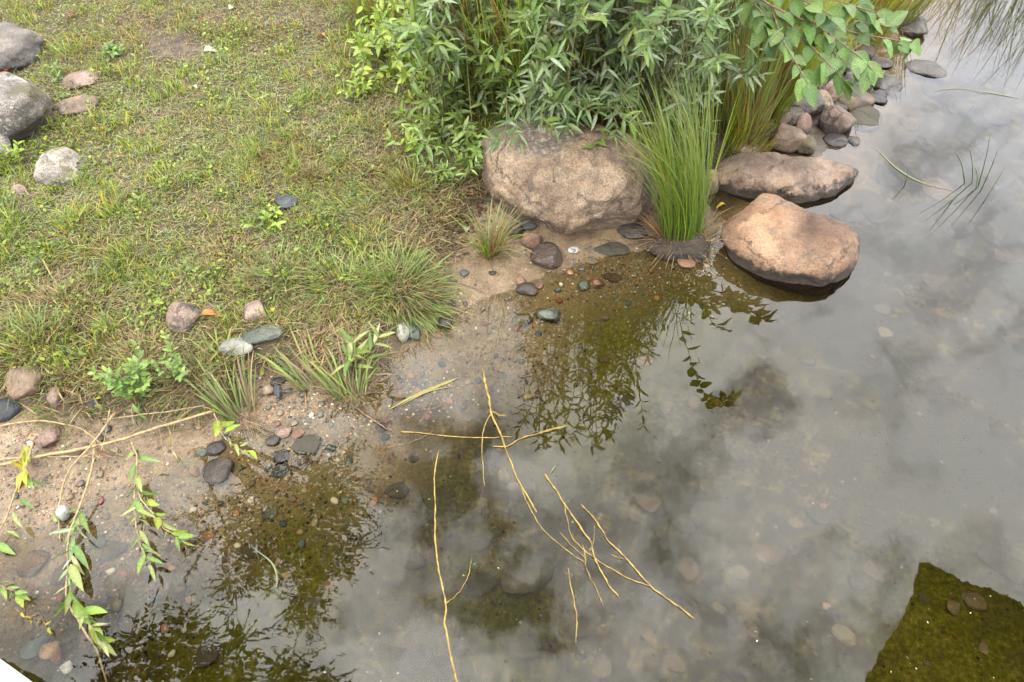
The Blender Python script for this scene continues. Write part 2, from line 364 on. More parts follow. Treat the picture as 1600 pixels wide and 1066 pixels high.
    p = nn(nt, 'ShaderNodeBsdfPrincipled'); L(col, p.inputs['Base Color']); p.inputs['Roughness'].default_value = .28 if wet else rough; wetspec(nt, p)
    b = bump(nt, math_(nt, 'SUBTRACT', big.outputs[0], math_(nt, 'MULTIPLY', crack, .25)), .6, .05/sc); b = bump(nt, mid.outputs[0], .75, .03/sc, b); b = bump(nt, fine.outputs[0], .45, .004/sc, b); L(b, p.inputs['Normal'])
    L(p.outputs[0], out.inputs[0]); return m
RM = {}
def T3(*a): return [tuple(x) for x in a]
RM['tan'] = rock_mat('tan_granite', (.20, .13, .085), (.36, .25, .17), (.46, .36, .27), .55)
RM['boulder'] = rock_mat('tan_boulder_granite', (.18, .125, .09), (.36, .255, .165), (.50, .385, .27), .75, lichen=.65, sc=.8, lat=(*P(850, 215, .39), .22))
RM['orange'] = rock_mat('orange_granite', (.20, .105, .055), (.37, .215, .12), (.42, .29, .19), .5, band=.075, sc=.8)
RM['flat'] = rock_mat('pink_granite', (.20, .13, .09), (.38, .265, .19), (.46, .35, .27), .5, band=.06)
RM['pink'] = rock_mat('pink_granite_cobble', (.28, .17, .13), (.42, .29, .23), (.50, .38, .31), .5)
RM['grey'] = rock_mat('grey_stone', (.10, .09, .08), (.19, .17, .155), (.30, .27, .24), .5)
RM['mossy'] = rock_mat('lichened_grey_stone', (.22, .19, .165), (.50, .45, .40), (.80, .74, .68), 1., lichen=.8, moss=.85)
RM['dark'] = rock_mat('dark_wet_stone', (.025, .022, .022), (.06, .05, .045), (.11, .09, .075), .5, wet=True)
RM['brownwet'] = rock_mat('brown_wet_stone', (.05, .032, .02), (.115, .075, .05), (.19, .13, .09), .5, wet=True)
RM['white'] = rock_mat('white_quartz', (.40, .40, .36), (.58, .58, .55), (.66, .66, .63), .2)
RM['blue'] = rock_mat('blue_grey_slate', (.05, .065, .075), (.10, .12, .135), (.17, .19, .20), .3)
RM['green'] = rock_mat('green_grey_stone', (.045, .06, .045), (.085, .105, .08), (.15, .17, .13), .4, wet=True)
RM['rust'] = rock_mat('rust_red_stone', (.15, .07, .045), (.30, .155, .09), (.40, .25, .16), .4)
RM['bedpink'] = rock_mat('silty_pink_stone', (.20, .12, .08), (.32, .21, .14), (.42, .30, .21), .45, silt=.45)
RM['bedgrey'] = rock_mat('silty_grey_stone', (.07, .06, .045), (.12, .10, .075), (.17, .15, .11), .45, silt=.5)
RM['bedyellow'] = rock_mat('silty_yellow_stone', (.26, .18, .08), (.38, .29, .15), (.46, .38, .22), .4, silt=.25)

# ------------------------------------------------------------------ ground sheet (earth, sand and pond bed in one)
def ground_mat():
    m, nt, out = mat_new('earth_sand_and_silt'); L = nt.links.new
    a = nn(nt, 'ShaderNodeVertexColor'); a.layer_name = 'Col'; s = nn(nt, 'ShaderNodeSeparateColor'); L(a.outputs[0], s.inputs[0])
    g = nn(nt, 'ShaderNodeNewGeometry'); v = g.outputs['Position']
    n1 = tex(nt, 'ShaderNodeTexNoise', v, 2.2, Detail=6, Roughness=.6); n2 = tex(nt, 'ShaderNodeTexNoise', v, 14, Detail=8, Roughness=.7)
    n3 = tex(nt, 'ShaderNodeTexNoise', v, 260, Detail=3, Roughness=.75); vo = tex(nt, 'ShaderNodeTexVoronoi', v, 170)
    n4 = tex(nt, 'ShaderNodeTexNoise', v, 55, Detail=6, Roughness=.75)
    sand = ramp(nt, n2.outputs[0], [(.3, (.12, .085, .05)), (.52, (.19, .14, .085)), (.72, (.25, .195, .125))])
    sand = mixc(nt, .75, sand, ramp(nt, vo.outputs['Color'], [(.1, (.40, .33, .28)), (.38, (1, 1, 1)), (.72, (1, 1, 1)), (.92, (1.6, 1.45, 1.3))]), 'MULTIPLY')
    sand = mixc(nt, .6, sand, ramp(nt, n3.outputs[0], [(.3, (.55, .5, .45)), (.55, (1, 1, 1)), (.75, (1.35, 1.3, 1.2))]), 'MULTIPLY')
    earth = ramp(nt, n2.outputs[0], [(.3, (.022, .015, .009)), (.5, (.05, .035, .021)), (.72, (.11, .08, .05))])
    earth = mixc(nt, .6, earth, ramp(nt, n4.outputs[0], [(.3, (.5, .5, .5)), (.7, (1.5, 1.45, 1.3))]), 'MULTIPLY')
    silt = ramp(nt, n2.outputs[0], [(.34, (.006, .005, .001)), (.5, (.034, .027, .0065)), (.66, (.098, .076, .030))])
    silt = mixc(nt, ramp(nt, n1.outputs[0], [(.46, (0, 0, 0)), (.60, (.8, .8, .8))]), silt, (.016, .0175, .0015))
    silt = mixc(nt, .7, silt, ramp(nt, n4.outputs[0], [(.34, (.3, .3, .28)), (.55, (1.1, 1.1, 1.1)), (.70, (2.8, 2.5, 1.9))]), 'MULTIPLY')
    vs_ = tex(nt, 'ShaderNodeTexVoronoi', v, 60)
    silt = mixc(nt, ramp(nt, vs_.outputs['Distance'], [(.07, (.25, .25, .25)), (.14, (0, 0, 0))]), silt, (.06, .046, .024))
    algae = ramp(nt, n4.outputs[0], [(.3, (.018, .0185, .002)), (.55, (.058, .054, .0065)), (.75, (.13, .11, .024))])
    col = mixc(nt, s.outputs[0], sand, earth)      # R: earth under the grass, also painted gap shade below the cobbles
    fz = math_(nt, 'MULTIPLY', s.outputs[1], mrange(nt, n2.outputs[0], .3, .5, .8, 1.0))
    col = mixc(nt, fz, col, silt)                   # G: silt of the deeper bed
    col = mixc(nt, math_(nt, 'MULTIPLY', s.outputs[2], ramp(nt, n2.outputs[0], [(.30, (.25, .25, .25)), (.52, (1, 1, 1))])), col, algae)   # B: green algae
    spz = nn(nt, 'ShaderNodeSeparateXYZ'); L(v, spz.inputs[0])
    wet = mrange(nt, math_(nt, 'ADD', spz.outputs['Z'], math_(nt, 'MULTIPLY', n2.outputs[0], .02)), .045, .015)
    col = mixc(nt, math_(nt, 'MULTIPLY', wet, .8), col, mixc(nt, 1.0, col, (.66, .62, .56), 'MULTIPLY'))   # soaked sand is darker
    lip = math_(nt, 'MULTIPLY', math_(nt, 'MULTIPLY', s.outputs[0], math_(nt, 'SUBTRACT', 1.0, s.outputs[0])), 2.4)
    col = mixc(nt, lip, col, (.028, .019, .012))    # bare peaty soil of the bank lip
    p = nn(nt, 'ShaderNodeBsdfPrincipled'); L(col, p.inputs['Base Color'])
    wetspec(nt, p)
    # damp sand near the water is smoother
    sp = nn(nt, 'ShaderNodeSeparateXYZ'); L(v, sp.inputs[0]); L(mrange(nt, sp.outputs['Z'], .012, .05, .42, .9), p.inputs['Roughness'])
    b = bump(nt, n2.outputs[0], .6, .02); b = bump(nt, n4.outputs[0], .5, .006, b); b = bump(nt, vo.outputs['Distance'], .5, .003, b); L(b, p.inputs['Normal'])
    L(p.outputs[0], out.inputs[0]); return m
ALGAE = [(970, 550, 120, 1.), (1060, 490, 90, 1.), (900, 640, 90, .9), (860, 690, 70, .8), (500, 770, 60, .8), (450, 850, 90, 1.), (430, 930, 90, .9), (330, 1020, 150, 1.), (430, 1050, 100, .9),
         (1490, 980, 130, .9), (1560, 1040, 120, .9), (760, 900, 110, .6), (700, 730, 60, .5), (800, 990, 90, .6), (1150, 430, 50, .6), (560, 690, 25, .6)]
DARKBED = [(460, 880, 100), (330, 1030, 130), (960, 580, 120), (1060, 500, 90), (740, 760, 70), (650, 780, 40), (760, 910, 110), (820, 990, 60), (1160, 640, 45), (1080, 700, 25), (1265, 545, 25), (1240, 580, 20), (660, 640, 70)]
def build_ground():
    def axis(lo, hi, st, far):
        a = list(np.arange(lo, hi+1e-6, st)); d = st
        while a[-1] < far: d *= 1.22; a.append(a[-1]+d)
        d = st
        while a[0] > -far: d *= 1.22; a.insert(0, a[0]-d)
        return np.array(a)
    ax = axis(-4.6, 4.8, .022, 600); ay = axis(.1, 6.4, .022, 600)
    X, Y = np.meshgrid(ax, ay); Z, DW, DG = field(X, Y)
    core = (X > -7.9) & (X < 7.9) & (Y > -1.9) & (Y < 10.9)
    e = sm(-.06, .14, DG)
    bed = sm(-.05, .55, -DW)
    d = CT*Y+ST*CAMH; inview = (d > .3)
    d = np.where(inview, d, 1); pxx = 800+FPX*X/d; pyy = 533-FPX*(ST*Y-CT*CAMH)/d
    al = np.zeros_like(X)
    for x, y, r, a in ALGAE: al = np.maximum(al, a*np.exp(-((pxx-x)**2+(pyy-y)**2)/(r*r)))
    al = np.where(inview & (DW < 0), al, 0)
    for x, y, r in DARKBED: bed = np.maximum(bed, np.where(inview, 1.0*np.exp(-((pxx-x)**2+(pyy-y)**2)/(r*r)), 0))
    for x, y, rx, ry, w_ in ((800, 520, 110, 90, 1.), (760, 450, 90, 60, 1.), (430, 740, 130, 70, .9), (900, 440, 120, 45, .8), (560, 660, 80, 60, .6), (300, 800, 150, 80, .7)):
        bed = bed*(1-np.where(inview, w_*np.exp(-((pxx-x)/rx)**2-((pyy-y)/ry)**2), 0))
    for x, y, rx, ry in ((1262, 185, 55, 55), (1320, 120, 50, 35), (1210, 225, 60, 30), (1120, 285, 40, 40), (1060, 375, 60, 25)):  # dark soil colour painted in as gap shade under the cobble pile
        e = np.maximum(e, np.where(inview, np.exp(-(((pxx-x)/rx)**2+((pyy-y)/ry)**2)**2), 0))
    ny, nx = X.shape; i = np.arange(ny-1)[:, None]*nx+np.arange(nx-1)[None]
    Q = np.stack([i, i+1, i+nx+1, i+nx], -1).reshape(-1, 4)
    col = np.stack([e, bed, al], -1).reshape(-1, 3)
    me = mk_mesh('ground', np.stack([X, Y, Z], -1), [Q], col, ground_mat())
    tag(link('ground', me), 'grassy bank, wet sandy beach and silty pond bed', kind='structure')
build_ground()

def build_water():
    m, nt, out = mat_new('pond_water'); L = nt.links.new
    g = nn(nt, 'ShaderNodeNewGeometry')
    mp = nn(nt, 'ShaderNodeMapping'); L(g.outputs['Position'], mp.inputs[0]); mp.inputs['Scale'].default_value = (1, .45, 1); mp.inputs['Rotation'].default_value = (0, 0, .4)
    n1 = tex(nt, 'ShaderNodeTexNoise', mp.outputs[0], 5, Detail=3); n2 = tex(nt, 'ShaderNodeTexNoise', mp.outputs[0], 34, Detail=3, Roughness=.6)
    b = bump(nt, n1.outputs[0], .15, .005); b = bump(nt, n2.outputs[0], .10, .0003, b)
    fr = nn(nt, 'ShaderNodeFresnel'); fr.inputs[0].default_value = 1.42; L(b, fr.inputs['Normal'])
    gl = nn(nt, 'ShaderNodeBsdfGlossy'); gl.inputs['Roughness'].default_value = .0; L(b, gl.inputs['Normal'])
    tr = nn(nt, 'ShaderNodeBsdfTransparent'); tr.inputs[0].default_value = (.90, .90, .80, 1)
    mx = nn(nt, 'ShaderNodeMixShader'); L(fr.outputs[0], mx.inputs[0]); L(tr.outputs[0], mx.inputs[1]); L(gl.outputs[0], mx.inputs[2]); L(mx.outputs[0], out.inputs[0])
    me = mk_mesh('water', [(-600, -600, 0), (600, -600, 0), (600, 600, 0), (-600, 600, 0)], [[(0, 1, 2, 3)]], None, m)
    tag(link('water', me), 'still shallow pond water mirroring a cloudy sky', kind='structure')
build_water()

# ------------------------------------------------------------------ rocks
_ico = {}
def ico(n):
    if n not in _ico:
        bm = bmesh.new(); bmesh.ops.create_icosphere(bm, subdivisions=n, radius=1)
        V = np.array([v.co[:] for v in bm.verts]); F = np.array([[v.index for v in f.verts] for f in bm.faces]); bm.free()
        _ico[n] = (V/np.linalg.norm(V, axis=1)[:, None], F)
    return _ico[n]
def rock_shape(sub, seed, facets=11, rough=.10, sharp=9):
    D, F = ico(sub); r = np.random.default_rng(seed)
    N = r.normal(size=(facets, 3)); N /= np.linalg.norm(N, axis=1)[:, None]; d = r.uniform(.62, 1.0, facets)
    sharp = sharp*1.6; q = np.maximum(D@N.T, 0)/d; rr = (np.sum(q**sharp, 1)+.35)**(-1/sharp)
    V = D*rr[:, None]; o = r.uniform(0, 50, 3)
    V = V*(1+rough*1.6*fbm(V*1.6+o, 3)[:, None]+rough*1.1*fbm(V*5+o, 4)[:, None]+rough*.35*fbm(V*19+o, 3)[:, None])
    V -= (V.max(0)+V.min(0))/2; V /= (V.max(0)-V.min(0))/2
    return V, F
ROCKS = []
def rock(name, box, k, mat, label, cat='rock', sink=.25, seed=None, group=None, sub=4, facets=11, rough=.10, yaw=None, sharp=9, dz=0):
    x0, y0, x1, y1 = box; cx, cy = (x0+x1)/2, (y0+y1)/2
    seed = seed if seed is not None else int(cx*13+cy*7) % 9999
    g = PG(cx, cy); zc = g[2]; p = g
    for _ in range(4):
        p = P(cx, cy, zc); d = depth_of(p); a = (x1-x0)/2/FPX*d; S = (y1-y0)/2/FPX*d
        e = math.atan2(CAMH-zc, math.hypot(p[0], p[1]))
        b = S/math.sqrt(math.sin(e)**2+(k*math.cos(e))**2); c = k*b
        zg = float(HZ(p[0], p[1]))+dz; zg = max(zg, -.015) if name == 'cobble' else zg; zc = zg+c*(1-2*sink)
    V, F = rock_shape(sub, seed, facets, rough, sharp)
    V = V*np.array((a, b, c)); yv = math.atan2(-p[0], p[1])*.6
    cs, sn = math.cos(yv), math.sin(yv); V = V@np.array([[cs, sn, 0], [-sn, cs, 0], [0, 0, 1]])
    base = np.array((p[0], p[1], zc-c)); V[:, 2] += c
    o = link(name, mk_mesh(name, V, [F], None, RM[mat]), None, base); tag(o, label, cat, group)
    ROCKS.append((p[0], p[1], max(a, b))); return o
def loft(name, levels, mat, label, cat, n=220, rings=76, amp=.02, seed=3, zoff=0., creases=()):
    """a boulder lofted through measured outlines: (height, outline seen at that height)"""
    polys = []
    for z, pts in levels:
        Wp = np.array([P(x, y, z+zoff)[:2] for x, y in pts]); c = Wp.mean(0)
        sp = spline(np.vstack([Wp, Wp[:1]]), 240); a = np.arctan2(sp[:, 1]-c[1], sp[:, 0]-c[0]); rr = np.hypot(sp[:, 0]-c[0], sp[:, 1]-c[1])
        o = np.argsort(a); a = a[o]; rr = rr[o]; A = np.linspace(-math.pi, math.pi, n, endpoint=False)
        rad = np.interp(A, np.concatenate([a-2*math.pi, a, a+2*math.pi]), np.concatenate([rr, rr, rr]))
        polys.append(np.column_stack([c[0]+rad*np.cos(A), c[1]+rad*np.sin(A), np.full(n, z+zoff)]))
    base = polys[0].copy(); cb = base.mean(0); low = cb+(base-cb)*np.array((.9, .9, 0)); low[:, 2] = base[0, 2]-.22
    polys = [low]+polys; top = polys[-1].mean(0); top[2] += (levels[-1][0]-levels[-2][0])*.25
    polys.append(top+(polys[-1]-top)*np.array((.5, .5, .35))); stack = np.array(polys)
    m = len(stack); V = np.stack([spline(stack[:, j], rings) for j in range(n)], 1)
    tc_ = V[-1].mean(0); V = V.reshape(-1, 3)
    F = [(i*n+j, i*n+(j+1) % n, (i+1)*n+(j+1) % n, (i+1)*n+j) for i in range(rings-1) for j in range(n)]
    V = np.vstack([V, tc_]); T = [((rings-1)*n+j, (rings-1)*n+(j+1) % n, len(V)-1) for j in range(n)]
    cen = V.mean(0); dr = V-cen; dr /= np.linalg.norm(dr, axis=1)[:, None]
    V = V+dr*(fbm(V*4+seed, 3)*amp*2.4+fbm(V*14+seed, 4)*amp*.9+fbm(V*45+seed, 3)*amp*.25-np.maximum(0, .03-np.abs(fbm(V*2.6+seed*3, 3)))*amp*9)[:, None]
    for pa, pb, dep, wd in creases:
        a = np.array(pa); b = np.array(pb); ab = b-a; t = np.clip(((V-a)@ab)/(ab@ab), 0, 1); q = V-(a+t[:, None]*ab)+fbm(V*9, 3)[:, None]*.03
        V = V-dr*(dep*np.exp(-np.sum(q*q, 1)/(wd*wd)))[:, None]
    base = np.array((cen[0], cen[1], V[:, 2].min()))
    o = link(name, mk_mesh(name, V-base, [F, T], None, RM[mat]), None, base); tag(o, label, cat)
    ROCKS.append((cen[0], cen[1], (V[:, 0].max()-V[:, 0].min())/2)); return o

loft('boulder', [(.0, [(760, 312), (800, 340), (850, 358), (880, 369), (930, 358), (990, 352), (1020, 335), (1035, 300), (1010, 278), (900, 262), (800, 266), (755, 288)]),
                 (.15, [(747, 255), (772, 300), (825, 328), (878, 356), (940, 338), (1000, 328), (1016, 300), (1022, 262), (980, 240), (880, 230), (790, 228), (750, 236)]),
                 (.32, [(762, 212), (785, 250), (850, 282), (920, 292), (980, 282), (1006, 255), (1002, 222), (950, 203), (860, 193), (790, 193)]),
                 (.40, [(815, 205), (860, 235), (925, 240), (965, 228), (960, 205), (900, 190), (840, 190)])],
     'boulder', 'large tan granite boulder with pale lichen spots under the silvery shrub', 'boulder', amp=.05, seed=5, zoff=.02,
     creases=[(P(775, 318, .1), P(880, 270, .3), .06, .012), (P(880, 268, .3), P(1000, 250, .32), .035, .018), (P(850, 215, .4), P(925, 260, .33), .035, .07)])
loft('boulder', [(.0, [(1122, 385), (1142, 408), (1182, 428), (1240, 441), (1290, 448), (1325, 436), (1338, 414), (1330, 375), (1265, 358), (1200, 352), (1150, 360)]),
                 (.09, [(1122, 366), (1142, 388), (1185, 408), (1240, 422), (1290, 427), (1328, 414), (1339, 388), (1326, 352), (1272, 336), (1215, 325), (1165, 332), (1135, 348)]),
                 (.16, [(1150, 342), (1180, 370), (1235, 385), (1290, 390), (1322, 376), (1315, 350), (1262, 330), (1222, 310), (1195, 304), (1172, 316)]),
                 (.19, [(1180, 325), (1195, 340), (1240, 355), (1290, 362), (1295, 350), (1255, 335), (1220, 318), (1198, 311)])],
     'orange', 'orange-tan rounded boulder standing in the water with a black tide line', 'boulder', amp=.030, seed=11)
loft('boulder', [(.0, [(1118, 292), (1160, 307), (1240, 319), (1290, 311), (1322, 296), (1338, 277), (1320, 264), (1250, 264), (1160, 264), (1115, 277)]),
                 (.06, [(1118, 276), (1160, 291), (1235, 303), (1290, 294), (1327, 277), (1337, 263), (1290, 251), (1220, 249), (1150, 251), (1120, 260)]),
                 (.11, [(1135, 257), (1170, 276), (1232, 283), (1290, 266), (1312, 256), (1270, 244), (1200, 236), (1150, 239)]),
                 (.13, [(1170, 252), (1210, 262), (1252, 256), (1240, 247), (1195, 243)])],
     'flat', 'low flat pink granite rock with dark wet edge, behind the orange-tan boulder', 'boulder', amp=.034, seed=21)
z1 = float(PG(40, 215)[2])
loft('boulder', [(0, [(-60, 225), (-10, 232), (30, 228), (62, 205), (79, 175), (70, 155), (20, 145), (-60, 150)]),
                 (.12, [(-60, 190), (-10, 205), (25, 205), (60, 180), (77, 155), (60, 140), (25, 128), (-60, 130)]),
                 (.22, [(-60, 160), (-20, 175), (15, 170), (45, 148), (50, 138), (20, 122), (0, 116), (-60, 120)])],
     'mossy', 'big pale lichened boulder with olive moss cushions at the left edge of the lawn', 'boulder', amp=.035, seed=31, zoff=z1-.02)

